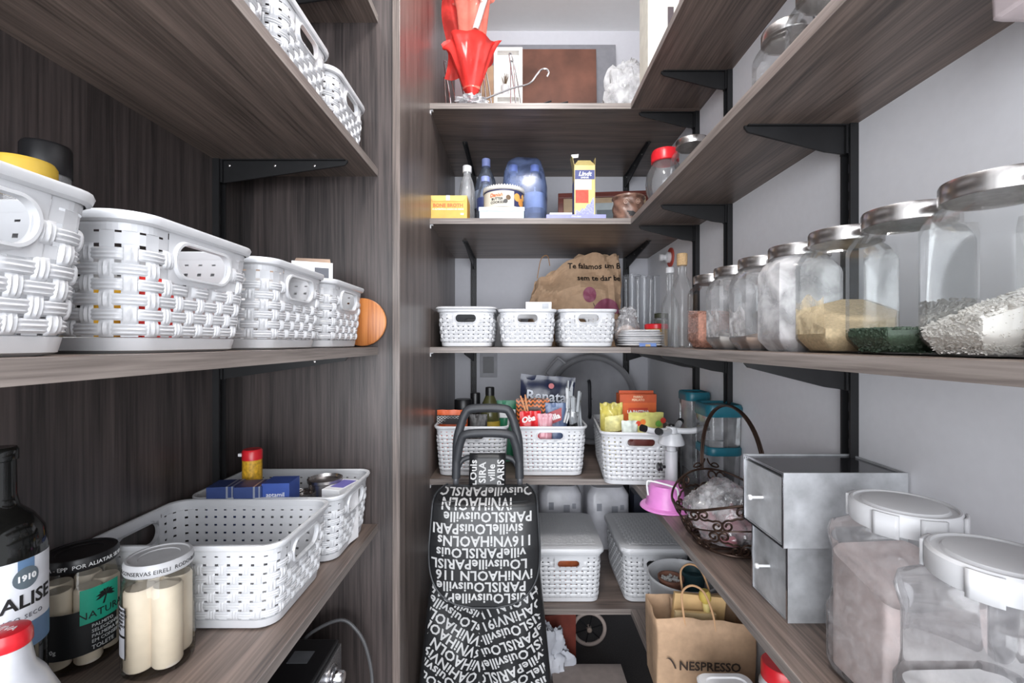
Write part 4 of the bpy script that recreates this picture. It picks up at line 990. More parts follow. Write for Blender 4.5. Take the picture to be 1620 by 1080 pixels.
tag(part('plastic_bag', crumple((0, 0, 0), (0.085, 0.05, 0.135), 0.34, 5, freq=2.4, n=48, m=30), glass('white_bag_film', (0.98, 0.98, 0.98), 1.0, haze=0.45, hazecol=(0.75, 0.75, 0.76), rough=0.15, hazescale=20), loc=(X(992, 1.62), 1.62, zT)), 'white plastic bag slumped at the end of the top corner shelf', 'bag')
for k, (x, l) in enumerate(((858, 'long black tongs lying by the rust brown board'), (885, 'short black tongs lying by the rust brown board'))):
    o = thing('tongs', l, 'tongs', (X(x, 1.50), 1.50, zT), 0.1+k*0.2)
    part('arm', MB().tube([(-0.03, 0, 0.004), (0.0, 0.004, 0.030), (0.03, 0.0, 0.040)], 0.003, 8), BLKP, o)
    part('arm', MB().tube([(-0.03, 0, 0.004), (0.0, 0.004, 0.022), (0.03, 0.0, 0.028)], 0.003, 8), BLKP, o)

# ------------------------------------------------------------------ second corner shelf
zQ = H+BZ[1]
def put(px, Y): return (X(px, Y), Y)
# bone broth carton
t = carton('carton', 'orange yellow bone broth carton against the side panel', 'carton', (X(711, 1.49), 1.505, zQ), (0.122, 0.09, 0.078), mat('broth_card', (224, 172, 84), 0.55))
part('lettering', flat(text('BONE BROTH', 0.0155, off=0.0006), (0, -0.0454, 0.046), (1, 0, 0), (0, 0, 1)), mat('orange_ink', (206, 110, 60), 0.5), t)
part('fine_lettering', flat(text('O AUTENTICO CALDO DE OSSOS', 0.0066, off=0.0002), (0, -0.0454, 0.034), (1, 0, 0), (0, 0, 1)), INKW, t)
part('flap', MB().add([(-0.061, -0.0456, 0.078), (0.061, -0.0456, 0.078), (0.048, -0.0462, 0.060), (-0.048, -0.0462, 0.060)], [(0,1,2,3)]), mat('broth_flap', (232, 190, 108), 0.55), t, smooth=0, solid=0.0006)
part('seal', MB().box(-0.006, 0.006, -0.0472, -0.0468, 0.062, 0.0782), INKW, t, smooth=0)
part('flag_print', MB().box(0.040, 0.050, -0.0455, -0.0452, 0.016, 0.022), INKW, t, smooth=0)
def pet_bottle(name, label, px, Y, top, r, cap, g, neck=0.012, grp=None, water=None, lab=None):
    h = Z(top, Y)-zQ
    t = thing(name, label, 'bottle', (X(px, Y), Y, zQ), 0, grp)
    part('clear_body', MB().lathe([(r*0.8, 0), (r, 0.006), (r, h*0.30), (r*0.94, h*0.34), (r, h*0.38), (r, h*0.62), (r*0.82, h*0.74), (r*0.5, h*0.84), (neck, h*0.90), (neck, h*0.93)], 26, cap1=False), g, t)
    part('cap', MB().lathe([(neck*1.25, h*0.90), (neck*1.25, h-0.002), (neck*1.1, h)], 20), cap, t)
    if lab: part('label', MB().lathe([(r*1.01, h*0.36), (r*1.01, h*0.58)], 26, cap0=False, cap1=False), lab, t)
    return t
BLUEP = glass('blue_pet', (0.70, 0.76, 0.86), 1.0, haze=0.16, hazecol=(0.5, 0.56, 0.68), hazescale=20)
CAPB = mat('blue_cap', (140, 152, 206), 0.4)
pet_bottle('slim_bottle', 'slim clear bottle with white cap behind the broth carton', 739, 1.62, 263, 0.028, LIDW, GLASSD, 0.013)
pet_bottle('water_bottle', 'tall water bottle with pale blue cap behind a smaller one', 769, 1.72, 252, 0.042, CAPB, BLUEP, 0.013, None, None, mat('pale_label', (170, 182, 204), 0.5))
pet_bottle('water_bottle', 'short water bottle with blue cap behind the biscuit tin', 768, 1.60, 280, 0.030, CAPB, BLUEP, 0.013, None, None, mat('navy_label', (52, 62, 108), 0.5))
PB = MATS['blue_pet']
for k in range(2):
    for j in range(3):
        pet_bottle('water_bottle', 'water bottle inside the blue shrink wrap pack', 812+k*34-j*1, 1.66+j*0.077, 262+j*8, 0.036, CAPB, BLUEP, 0.013, 'bottles in the shrink wrapped pack', None, mat('pale_label', (170, 182, 204), 0.5))
pw = MB(); hh = Z(250, 1.66)-zQ
cx = X(831, 1.70)
rs = []
for z, a, b in ((0.0, 0.082, 0.118), (0.05, 0.082, 0.119), (hh*0.6, 0.081, 0.118), (hh*0.78, 0.074, 0.112), (hh*0.93, 0.062, 0.10), (hh*1.0, 0.050, 0.085)):
    rs.append([(x*(1+0.05*noise.noise(Vector((x*30, y*30, z*20)))), y*(1+0.05*noise.noise(Vector((x*30, y*30, z*20+5)))), z+(0.02*noise.noise(Vector((x*25, y*25, 1))) if z > 0.1 else 0.001)) for x, y, _ in ring(a, b, 0.03, 0, 8)])
tag(part('shrink_wrap', pw.loft(rs, True, True), glass('blue_wrap', (0.66, 0.74, 0.94), 1.6, haze=0.24, hazecol=(0.30, 0.40, 0.72), rough=0.15, hazescale=22), loc=(cx-0.004, 1.737, zQ), smooth=70), 'blue shrink wrap around a pack of water bottles', 'wrapper')
# white box, round biscuit tin on it
t = carton('carton', 'flat pale blue box under the round biscuit tin', 'carton', (X(794, 1.475), 1.50, zQ), (0.142, 0.10, 0.034), mat('pale_blue_box', (186, 200, 214), 0.5))
part('lid', MB().box(-0.073, 0.073, -0.052, 0.052, 0.025, 0.038), mat('pale_blue_lid', (206, 214, 222), 0.5), t, smooth=0, bevel=0.001)
t = thing('biscuit_tin', 'round printed biscuit tin with scalloped rim on a box', 'tin', (X(797, 1.52), 1.512, zQ+0.0385))
part('can', MB().lathe([(0.064, 0), (0.066, 0.002), (0.066, 0.060)], 44), mat('tin_ivory', (216, 208, 192), 0.4, var=0.05), t)
sc = MB()
sc.grid(lambda u, v: ((0.0685)*cos(2*pi*u), 0.0685*sin(2*pi*u), 0.058+v*(0.012+0.003*(1 if int(round(u*96)) % 2 else -1))), 96, 1)
part('scalloped_lid_edge', sc, mat('tin_white', (226, 224, 218), 0.4), t, solid=0.001, recalc=False)
part('lid_top', MB().lathe([(0.068, 0.058), (0.066, 0.068), (0.02, 0.070)], 44), mat('tin_white', (226, 224, 218), 0.4), t)
part('dark_stripe', MB().lathe([(0.0664, 0.052), (0.0664, 0.057)], 44, cap0=False, cap1=False), mat('tin_navy', (56, 58, 92), 0.4), t)
part('navy_panel', arcpatch(0.0666, -pi/2+0.55, -pi/2+1.5, 0.004, 0.052), mat('tin_navy', (56, 58, 92), 0.4), t)
part('lettering', wrap(text('Danish', 0.016, off=0.0005, shear=0.2), 0.0667, 0.038, -pi/2-0.35), mat('orange_ink', (206, 110, 60), 0.5), t)
part('fine_lettering', wrap(text('BUTTER\nCOOKIES', 0.011, off=0.0003), 0.0667, 0.020, -pi/2-0.30), INK, t)
for k, (a, z, r, c) in enumerate(((0.74, 0.034, 0.013, (226, 160, 84)), (1.02, 0.020, 0.014, (214, 146, 70)), (1.22, 0.040, 0.011, (232, 176, 100)), (0.25, 0.030, 0.008, (96, 74, 50)), (0.12, 0.018, 0.007, (60, 58, 56)))):
    part('biscuit_print', MB().grid(lambda u, v: (0.0669*cos(-pi/2+a+r*v*cos(2*pi*u)/0.0669), 0.0669*sin(-pi/2+a+r*v*cos(2*pi*u)/0.0669), z+r*v*sin(2*pi*u)), 18, 2), mat('biscuit_%d' % k, c, 0.5), t)
# flat boxes and chocolate carton
t = carton('carton', 'flat lilac blue box under the gold chocolate carton', 'carton', (X(910, 1.47), 1.50, zQ), (0.19, 0.11, 0.0135), mat('lilac_box', (142, 144, 190), 0.5))
part('lettering', flat(text('chocolate', 0.008), (0, -0.0554, 0.007), (1, 0, 0), (0, 0, 1)), INKW, t)
carton('carton', 'thin white box lying beside the gold chocolate carton', 'carton', (X(886, 1.49), 1.505, zQ+0.0138), (0.072, 0.09, 0.0095), CARDW)
t = carton('carton', 'gold and navy chocolate carton with an open top flap', 'carton', (X(924, 1.49), 1.50, zQ+0.0138), (0.068, 0.05, 0.168), mat('gold_card', (196, 178, 118), 0.35, 0.3))
part('navy_panel', MB().box(-0.032, 0.032, -0.0256, -0.0253, 0.122, 0.152), mat('choc_navy', (60, 68, 122), 0.45), t, smooth=0)
part('lettering', flat(text('Lindt', 0.020, off=0.0005, shear=0.25), (0, -0.0258, 0.139), (1, 0, 0), (0, 0, 1)), INKW, t)
part('fine_lettering', flat(text('LINDOR', 0.007, off=0.0002), (0, -0.0258, 0.127), (1, 0, 0), (0, 0, 1)), INKW, t)
part('pale_panel', MB().box(-0.032, 0.022, -0.0256, -0.0253, 0.088, 0.121), mat('choc_white', (216, 214, 214), 0.45), t, smooth=0)
part('red_panel', MB().box(-0.030, 0.012, -0.0256, -0.0253, 0.045, 0.087), mat('choc_red', (206, 66, 44), 0.4, var=0.3, scale=80), t, smooth=0)
part('lilac_print', MB().grid(lambda u, v: (-0.03+0.06*u, -0.0255, 0.006+v*(0.012+0.045*u*u+0.004*sin(u*22))), 16, 2), mat('choc_lilac', (150, 152, 206), 0.45, var=0.35, scale=160), t, smooth=0)
part('side_print', MB().box(-0.0343, -0.0341, -0.024, 0.024, 0.004, 0.12), mat('choc_navy', (60, 68, 122), 0.45), t, smooth=0)
part('gable', MB().add([(-0.034, -0.025, 0.168), (0.034, -0.025, 0.168), (0.034, 0.025, 0.168), (-0.034, 0.025, 0.168), (-0.02, -0.012, 0.188), (0.02, -0.012, 0.188), (0.02, 0.012, 0.188), (-0.02, 0.012, 0.188)], [(4,5,6,7),(0,1,5,4),(1,2,6,5),(2,3,7,6),(3,0,4,7)]), mat('gold_card', (196, 178, 118), 0.35, 0.3), t, smooth=0)
part('side_flap', MB().add([(-0.034, -0.025, 0.168), (-0.034, 0.025, 0.168), (-0.042, 0.022, 0.205), (-0.040, -0.020, 0.200)], [(0,1,2,3)]).add([(0.034, -0.025, 0.168), (0.034, 0.025, 0.168), (0.036, 0.022, 0.200), (0.036, -0.015, 0.196)], [(0,1,2,3)]), mat('gold_card', (196, 178, 118), 0.35, 0.3), t, smooth=0, solid=0.0007)
part('top_tab', MB().add([(-0.040, 0.0, 0.200), (-0.018, 0.0, 0.202), (-0.016, 0.004, 0.215), (-0.040, 0.004, 0.213)], [(0,1,2,3)]), CARDW, t, smooth=0, solid=0.0007)
# framed picture leaning at the back
t = thing('picture_frame', 'red brown wooden picture frame leaning behind the carved mug', 'frame', (X(957, 1.80), 1.80, zQ), radians(-6)); t.rotation_euler = (radians(-10), 0, radians(-6))
w_, h_ = 0.37, 0.215
FRW = wood('frame_wood', 0, (84, 40, 34), (130, 66, 56))
for nm, b in (('frame_top', (-w_/2, w_/2, h_-0.022, h_)), ('frame_bottom', (-w_/2, w_/2, 0.0, 0.022)), ('frame_left', (-w_/2, -w_/2+0.022, 0.022, h_-0.022)), ('frame_right', (w_/2-0.022, w_/2, 0.022, h_-0.022))):
    part('frame_rail', MB().box(b[0], b[1], -0.008, 0.008, b[2], b[3]), FRW, t, smooth=0, bevel=0.002)
pc = part('mount', MB().box(-w_/2+0.022, w_/2-0.022, 0.0, 0.003, 0.022, h_-0.022), mat('mount_tan', (196, 168, 138), 0.7), t, smooth=0)
part('print', MB().box(-w_/2+0.065, w_/2-0.05, -0.001, 0.0, 0.045, h_-0.045), mat('print_grey', (176, 182, 186), 0.6, var=0.2, scale=14), pc, smooth=0)
for b_ in ((-0.10, -0.06, 0.07, 0.12), (-0.03, 0.05, 0.10, 0.14)): part('print_detail', MB().box(b_[0], b_[1], -0.0016, -0.001, b_[2], b_[3]), mat('print_slate', (104, 112, 118), 0.6), pc, smooth=0)
part('cover_glass', MB().box(-w_/2+0.022, w_/2-0.022, -0.0035, -0.0025, 0.022, h_-0.022), GLASS, t, smooth=0)
# carved mug
t = thing('carved_mug', 'brown carved clay mug with an open mouth face', 'mug', (X(994, 1.52), 1.52, zQ))
CLAY = mat('carved_clay', (112, 84, 72), 0.35, var=0.5, scale=40, bump=0.5)
rs = []
for i in range(15):
    v = i/14; z = 0.09*v; r = 0.047+0.004*sin(v*3)+(0.006 if v > 0.9 else 0)
    rs.append([((r+0.0028*sin(8*a+5*v*pi)*sin(pi*v))*cos(a), (r+0.0028*sin(8*a+5*v*pi)*sin(pi*v))*sin(a), z) for a in [2*pi*k/48 for k in range(48)]])
rs += [[(x*0.9, y*0.9, 0.09) for x, y, z in rs[-1]], [(x*0.82, y*0.82, 0.02) for x, y, z in rs[-1]]]
part('body', MB().loft(rs), CLAY, t)
part('mouth', MB().grid(lambda u, v: ((0.0505)*cos(-pi/2+(u-0.5)*1.0), 0.0505*sin(-pi/2+(u-0.5)*1.0), 0.016+0.016*v+0.012*(2*u-1)**2*(1-0.6*v)), 14, 4), INK, t)
for s in (-1, 1):
    part('eye_swirl', MB().tube([(0.052*cos(-pi/2+s*0.38+0.18*(1-k/20)*cos(k*0.6)), 0.052*sin(-pi/2+s*0.38+0.18*(1-k/20)*cos(k*0.6)), 0.062+0.010*(1-k/20)*sin(k*0.6)) for k in range(20)], 0.0018, 6), mat('clay_light', (150, 122, 108), 0.4), t)

# ------------------------------------------------------------------ third corner shelf, behind the small baskets
zN = H+BZ[2]
tag(part('storage_tray', MB().loft([ring(0.130, 0.11, 0.02, 0), ring(0.140, 0.12, 0.02, 0.125), ring(0.147, 0.127, 0.02, 0.127), ring(0.147, 0.127, 0.02, 0.140), ring(0.140, 0.12, 0.02, 0.145)]), mat('tray_grey', (214, 214, 216), 0.4), loc=(-0.120, 1.876, zN)), 'long lidded white box behind the small woven baskets', 'box')
t = carton('carton', 'small white napkin packet on the middle small basket', 'carton', (X(851, 1.60), 1.60, zN+0.123), (0.088, 0.10, 0.030), CARDW)
part('print_panel', MB().box(0.012, 0.034, -0.0504, -0.0501, 0.004, 0.026), mat('print_pale', (190, 194, 200), 0.6), t, smooth=0)
# crumpled kraft bag with print
kb = thing('paper_bag', 'crumpled kraft paper bag with balloon print behind the baskets', 'bag', (X(917, 1.82), 1.83, zN))
def kbag(u, v):
    a = 2*pi*u
    rx = (0.178+0.025*(0.5-0.5*cos(a)))*(1-0.10*v**1.8); ry = 0.085*(1-0.80*v*v)
    nn = 0.024*noise.noise(Vector((cos(a)*2.2, sin(a)*2.2, v*3.5)))+0.016*(0.4-abs(noise.noise(Vector((cos(a)*5, sin(a)*5, v*6)))))
    x = rx*cos(a)*(1+nn*2)
    q_ = Vector((x*9, sin(a)*1.5, v*3.2+x*4))
    y = ry*sin(a)+0.052*(abs(noise.noise(q_))-0.2)*min(1, v*3)*(1 if sin(a) < 0 else 0.4)+0.010*(abs(noise.noise(q_*2.7))-0.2)
    z = 0.366*v*(1-0.31*max(0, -cos(a))+0.022*sin(9*a)*v-0.03*max(0, cos(a)-0.6))
    return (x-0.01+0.01*v, y, z)
part('bag_body', MB().grid(kbag, 64, 30), KRAFT, kb, smooth=14, recalc=False)
part('bag_floor', MB().loft([[kbag(k/32, 0) for k in range(32)]], False, True), KRAFT, kb)
part('cord_handle', MB().tube(smooth_path([(-0.17, -0.02, 0.27), (-0.155, -0.02, 0.345), (-0.13, -0.02, 0.36), (-0.12, -0.02, 0.32)], 6), 0.0016, 6), KRAFTD, kb)
TAB = np.array([kbag(0.5+0.5*i/160, j/70) for i in range(161) for j in range(71)])
def onbag(mb, cx, cz, out=0.003):
    """lay print over the front of the bag"""
    def fn(p):
        x = cx+p.x; z = cz+p.y
        d = (TAB[:, 0]-x)**2+(TAB[:, 2]-z)**2; k = np.argsort(d)[:4]
        return Vector((x, float(TAB[k, 1].min())-out, z))
    return mb.xf(fn)
part('lettering', onbag(text('Te falamos um B', 0.031, off=0.0006), 0.056, 0.318), INK, kb, recalc=False)
part('lettering', onbag(text('sem te dar be', 0.031, off=0.0006), 0.072, 0.268), INK, kb, recalc=False)
BERRY = mat('berry_ink', (136, 70, 92), 0.6)
part('balloon_print', onbag(MB().grid(lambda u, v: (0.026*v*cos(2*pi*u), 0.030*v*sin(2*pi*u), 0), 28, 4), 0.030, 0.200), BERRY, kb, recalc=False)
part('cake_print', onbag(MB().grid(lambda u, v: (-0.055+0.12*u, v*(0.018+0.040*sin(pi*min(1, u*1.1))**0.7), 0), 22, 4), 0.100, 0.128), BERRY, kb, recalc=False)
part('outline_print', onbag(MB().tube([(-0.05, 0.0, 0), (0.05, 0.0, 0), (0.05, -0.012, 0), (-0.05, -0.012, 0)], 0.0012, 4, closed=True).tube([(-0.075, 0.055, 0), (-0.06, 0.02, 0), (-0.05, 0.0, 0)], 0.0010, 4), 0.118, 0.112, 0.005), INK, kb, recalc=False)
# drinking glasses, bottles, bag, plates
def tumbler(label, px, Y, top, r):
    h = Z(top, Y)-zN
    t = thing('drinking_glass', label, 'glass', (X(px, Y), Y, zN), 0, 'tall drinking glasses')
    part('glass_body', MB().lathe([(r*0.75, 0), (r*0.82, 0.004), (r*0.9, h*0.4), (r, h)], 24, cap1=False), glass('tumbler_glass', (0.96, 0.97, 0.98), 0.55, haze=0.10), t)
    part('glass_lip', MB().tube([(r*cos(2*pi*k/24), r*sin(2*pi*k/24), h) for k in range(24)], 0.0015, 6, closed=True), MATS['tumbler_glass'], t)
tumbler('tall clear drinking glass next to the kraft bag', 1000, 1.90, 436, 0.036)
tumbler('tall clear drinking glass behind the knotted bag', 1019, 1.80, 438, 0.036)
tumbler('tall clear drinking glass under the wall hook', 1036, 1.89, 438, 0.036)
def neck_bottle(name, label, px, Y, top, r, sh, nr, cap_m, cap_h):
    h = Z(top, Y)-zN
    t = thing(name, label, 'bottle', (X(px, Y), Y, zN))
    part('glass_body', MB().lathe([(r*0.85, 0), (r, 0.005), (r, h*sh), (r*0.8, h*(sh+0.06)), (nr*1.1, h*(sh+0.14)), (nr, h*(sh+0.2)), (nr, h-cap_h*0.6)], 28, cap1=False), glass('bottle_glass', (0.94, 0.95, 0.95), 0.55, haze=0.08), t)
    part('stopper', MB().lathe([(nr*1.12, h-cap_h), (nr*1.2, h-cap_h*0.8), (nr*1.2, h-0.002), (nr*1.05, h)], 20), cap_m, t)
neck_bottle('glass_bottle', 'clear glass bottle with white cap next to the corked bottle', 1060, 1.42, 423, 0.026, 0.52, 0.011, LIDW, 0.018)
neck_bottle('glass_bottle', 'square shouldered glass bottle with a cork stopper', 1079, 1.33, 401, 0.030, 0.62, 0.0125, CORK, 0.035)
t = thing('knotted_bag', 'clear plastic bag of pale beans tied in a knot', 'bag', (X(992, 1.62), 1.62, zN))
part('film', crumple((0, 0, 0), (0.046, 0.04, 0.07), 0.26, 11, n=44, m=28), BAGP, t, smooth=70)
part('knot', crumple((0.004, 0, 0.112), (0.030, 0.022, 0.026), 0.6, 12, freq=3, flatb=False), BAGP, t)
tag(part('beans', crumple((0, 0, 0), (0.040, 0.034, 0.042), 0.12, 2), mat('pale_beans', (196, 168, 150), 0.7, var=0.4, scale=120, bump=0.6), loc=(X(992, 1.62), 1.62, zN+0.003)), 'pale beans inside the knotted clear bag', 'beans', kind='stuff')
t = thing('plate_pack', 'stack of white paper plates in clear film with blue label', 'plates', (X(1019, 1.475), 1.525, zN))
for k in range(7):
    part('paper_plate', MB().loft([ring(0.062-0.004*abs(k-3)*0.3, 0.055, 0.03, 0.003+k*0.0078), ring(0.070-0.006*max(0, k-4), 0.062, 0.03, 0.007+k*0.0078+0.002*(k % 2)), ring(0.066-0.006*max(0, k-4), 0.058, 0.03, 0.0095+k*0.0078)]), CARDW, t)
part('blue_label', MB().box(-0.02, 0.035, -0.0655, -0.0645, 0.002, 0.013), mat('plate_blue', (118, 146, 206), 0.5), t, smooth=0)
part('label_print', MB().box(0.000, 0.016, -0.0660, -0.0656, 0.002, 0.009), mat('plate_tan', (206, 176, 128), 0.5), t, smooth=0)
t = thing('spread_jar', 'mustard brown jar with a flat red lid beside the plates', 'jar', (X(1051, 1.50), 1.585, zN))
part('jar_body', MB().lathe([(0.034, 0), (0.038, 0.004), (0.038, 0.06), (0.034, 0.066)], 28), mat('mustard_jar', (176, 130, 44), 0.4, var=0.2), t)
part('lid', MB().lathe([(0.040, 0.062), (0.040, 0.076), (0.037, 0.079)], 28), RED, t)
part('lettering', wrap(text('m', 0.03, off=0.001), 0.0384, 0.03, -pi/2), mat('brown_ink', (84, 48, 30), 0.5), t)
t = thing('herb_jar', 'small dark green herb jar behind the red lidded jar', 'jar', (X(1046, 1.70), 1.70, zN))
part('glass_body', MB().lathe([(0.024, 0), (0.026, 0.004), (0.026, 0.10), (0.022, 0.108)], 22), GLASSD, t)
part('lid', MB().lathe([(0.025, 0.106), (0.025, 0.122), (0.022, 0.124)], 22), mat('herb_lid', (70, 74, 58), 0.5), t)
tag(part('herbs', MB().lathe([(0.02, 0.004), (0.0245, 0.01), (0.0245, 0.095), (0.018, 0.10)], 20), mat('dry_herbs', (84, 92, 60), 0.9, var=0.5, scale=200), loc=(X(1046, 1.70), 1.70, zN)), 'dried green herbs inside the small herb jar', 'herbs', kind='stuff')
# wall hook with red ring
yh = 1.72
t = thing('wall_valve', 'white wall knob with a red ring above the corked bottle', 'valve', (XW, yh, Z(407, yh)))
part('red_ring', MB().lathe([(0.022, 0), (0.036, 0.001), (0.036, 0.005), (0.022, 0.006)], 30).xf(lambda p: Vector((-p.z, p.y, p.x))), mat('valve_red', (196, 78, 62), 0.4), t)
part('knob', MB().lathe([(0.020, 0), (0.021, 0.018), (0.012, 0.022), (0.010, 0.03), (0.013, 0.032), (0.013, 0.044), (0.008, 0.046)], 24).xf(lambda p: Vector((-p.z, p.y, p.x))), LIDW, t)
# power socket
t = thing('power_socket', 'dark power socket plate on the back wall', 'socket', (X(773, YW), YW, Z(577, YW)))
part('plate', MB().box(-0.038, 0.038, -0.006, 0, -0.055, 0.055), mat('socket_grey', (150, 150, 156), 0.5), t, smooth=0, bevel=0.001)
part('module', MB().box(-0.024, 0.024, -0.009, -0.006, -0.036, 0.036), mat('socket_dark', (44, 44, 50), 0.4), t, smooth=0)

# ------------------------------------------------------------------ fourth corner shelf: pan and groceries
zS = H+BZ[3]
YPn = 1.93
t = thing('steel_pan', 'large round steel pan leaning on the back wall', 'pan', (X(937, YPn), YPn, zS)); t.rotation_euler = (radians(-6), 0, 0)
Rp = 0.189; cz_ = 0.191
PANS = mat('pan_steel', (178, 178, 182), 0.4, 0.45, var=0.14, scale=9)
def face(p): return Vector((p.x, -p.z, cz_+p.y))
part('pan_floor', MB().lathe([(0.003, 0.0), (Rp*0.86, 0.0), (Rp*0.90, 0.004), (Rp*0.90, 0.008)], 72, cap0=False, cap1=False).xf(face), mat('pan_floor_steel', (104, 104, 108), 0.5, 0.5, var=0.2, scale=9), t)
part('rolled_rim', MB().lathe([(Rp*0.89, 0.004), (Rp*0.91, 0.020), (Rp*0.96, 0.030), (Rp, 0.024), (Rp, 0.010), (Rp*0.95, 0.0)], 72, cap0=False, cap1=False).xf(face), PANS, t)
def loop(a0, ln, wdt):
    c, s = cos(a0), sin(a0); pts = []
    for u, v in ((-wdt, 0), (-wdt, ln*0.7), (-wdt*0.8, ln), (wdt*0.8, ln), (wdt, ln*0.7), (wdt, 0)):
        rad = Rp*0.97+v; pts.append(face(Vector((rad*c-u*s, rad*s+u*c, 0.018))))
    return smooth_path(pts, 4)
part('side_handle', MB().tube(loop(radians(140), 0.042, 0.045), 0.0055, 8), PANS, t)
part('side_handle', MB().tube(loop(radians(-40), 0.042, 0.045), 0.0055, 8), PANS, t)
part('lid_handle', MB().tube(smooth_path([face(Vector((-0.012, 0.075, 0.002))), face(Vector((-0.012, 0.070, 0.030))), face(Vector((-0.012, 0.0, 0.034))), face(Vector((-0.012, -0.07, 0.030))), face(Vector((-0.012, -0.075, 0.002)))], 5), 0.006, 8), mat('handle_dark', (60, 60, 64), 0.4, 0.7), t)
fz = zS+0.006
def pouch(name, label, cat, px, Y, top, wd, dp, m, seed=0, base=None, rz=0, ry=0, amp=0.12):
    b = fz if base is None else base
    t = thing(name, label, cat, (X(px, Y), Y, b), rz); t.rotation_euler = (0, ry, rz)
    h = Z(top, Y)-b
    part('pouch', pillow(wd, h, dp, seed, amp=amp), m, t, smooth=60, recalc=False)
    return t, h
# basket behind the trolley
t, h = pouch('snack_packet', 'orange and black lattice snack packet by the side panel', 'packet', 716, 1.55, 648, 0.105, 0.035, mat('snack_orange', (206, 92, 44), 0.4), 1)
LAT = MB()
for i in range(9):
    for j in range(3): LAT.tube([(-0.045+i*0.011+0.0045*cos(a*pi/4), -0.021+0.0005*j, h-0.022-j*0.009+0.0035*sin(a*pi/4)) for a in range(8)], 0.0007, 4, closed=True)
part('black_panel', MB().grid(lambda u, v: (-0.05+0.1*u, -0.0195-0.002*sin(pi*u), h-0.045+0.030*v), 8, 2), INK, t, recalc=False)
part('lattice_print', LAT, INKW, t, recalc=False)
pouch('snack_packet', 'black lattice snack packet inside the trolley handle arch', 'packet', 757, 1.53, 655, 0.06, 0.03, mat('snack_black', (60, 58, 58), 0.4, var=0.8, scale=120), 2)
t = thing('oil_bottle', 'olive oil bottle with black cap behind the trolley handle', 'bottle', (X(775, 1.62), 1.62, fz))
h = Z(612, 1.62)-fz
part('glass_body', MB().lathe([(0.032, 0), (0.036, 0.005), (0.036, h*0.62), (0.030, h*0.76), (0.016, h*0.88), (0.014, h*0.92)], 26), mat('oil_glass', (74, 74, 44), 0.12, var=0.2), t)
part('label', MB().lathe([(0.0363, h*0.28), (0.0363, h*0.56)], 26, cap0=False, cap1=False), mat('oil_label', (176, 150, 58), 0.5), t)
part('cap', MB().lathe([(0.016, h*0.89), (0.016, h-0.002), (0.014, h)], 20), BLKP, t)
for px, Y, top, r, l in ((733, 1.66, 631, 0.032, 'wide black lidded jar behind the snack packet'), (752, 1.70, 621, 0.018, 'narrow dark bottle with steel collar behind the snack packet')):
    t = thing('condiment_jar', l, 'jar', (X(px, Y), Y, fz)); h = Z(top, Y)-fz
    part('glass_body', MB().lathe([(r*0.9, 0), (r, 0.004), (r, h*0.7), (r*0.85, h*0.78), (r*0.85, h*0.84)], 24), mat('dark_jar', (38, 34, 32), 0.15), t)
    part('cap', MB().lathe([(r*1.02, h*0.78), (r*1.02, h-0.003), (r*0.95, h)], 24), BLKP, t)
    part('collar', MB().lathe([(r*0.92, h*0.70), (r*0.92, h*0.76)], 24, cap0=False, cap1=False), STEEL if r < 0.02 else BLKP, t)
t, h = pouch('snack_packet', 'green and white packet beside the olive oil bottle', 'packet', 801, 1.64, 633, 0.07, 0.03, mat('packet_leaf', (38, 120, 86), 0.4), 3)
part('white_panel', MB().grid(lambda u, v: (-0.033+0.066*u, -0.0165, h-0.06+0.03*v), 4, 1), INKW, t, recalc=False)
# basket with the pasta bag
t, h = pouch('pasta_bag', 'navy pasta bag with white lettering in a deep basket', 'bag', 858, 1.66, 594, 0.20, 0.055, mat('navy_film', (36, 42, 66), 0.22, var=0.2), 4, ry=radians(4))
part('lettering', flat(text('Renata', 0.052, off=0.001), (-0.005, -0.041, h-0.072), (1, 0, 0), (0, 0, 1)), mat('pale_ink', (206, 210, 220), 0.5), t, recalc=False)
part('pink_emblem', MB().lathe([(0.010, 0), (0.010, 0.0006)], 18).xf(lambda p: Vector((0.012+p.x, -0.024-p.z, h-0.034+p.y))), mat('emblem_pink', (186, 96, 100), 0.5), t)
part('tan_print', MB().grid(lambda u, v: (0.035+0.04*u, -0.034, h-0.17+0.07*v*(1-0.4*abs(2*u-1))), 10, 3), mat('pasta_tan', (176, 140, 96), 0.5, var=0.3, scale=90), t, recalc=False)
t, h = pouch('snack_bag', 'orange chevron packet with a wooden peg', 'bag', 843, 1.56, 630, 0.115, 0.05, chevron('chevron_print', (206, 110, 52), (70, 48, 34), 0.007, 0.014), 6)
part('window_print', MB().lathe([(0.030, 0), (0.030, 0.0008)], 22).xf(lambda p: Vector((0.002+p.x, -0.030-p.z, h-0.042+p.y*0.6))), mat('snack_dark', (62, 36, 30), 0.4, var=0.4, scale=60), t)
t, h = pouch('snack_bag', 'bright red packet with white swirl lettering', 'bag', 839, 1.50, 650, 0.072, 0.035, mat('packet_red', (206, 34, 40), 0.3), 7, rz=0.2)
part('lettering', flat(text('Oba', 0.026, off=0.001), (-0.012, -0.026, h-0.022), (1, 0, 0.2), (0, 0, 1)), INKW, t, recalc=False)
pouch('snack_bag', 'pale pink see-through packet beside the red packet', 'bag', 862, 1.50, 654, 0.05, 0.035, mat('packet_pink', (196, 140, 150), 0.25), 8)
t, h = pouch('pasta_bag', 'blue and red pasta packet under the clothes pegs', 'bag', 880, 1.545, 637, 0.075, 0.035, mat('packet_blue', (92, 108, 140), 0.3), 9)
part('red_panel', MB().grid(lambda u, v: (-0.034+0.05*u, -0.021, h-0.075+0.042*v+0.02*u), 4, 1), mat('packet_crimson', (150, 38, 48), 0.4), t, recalc=False)
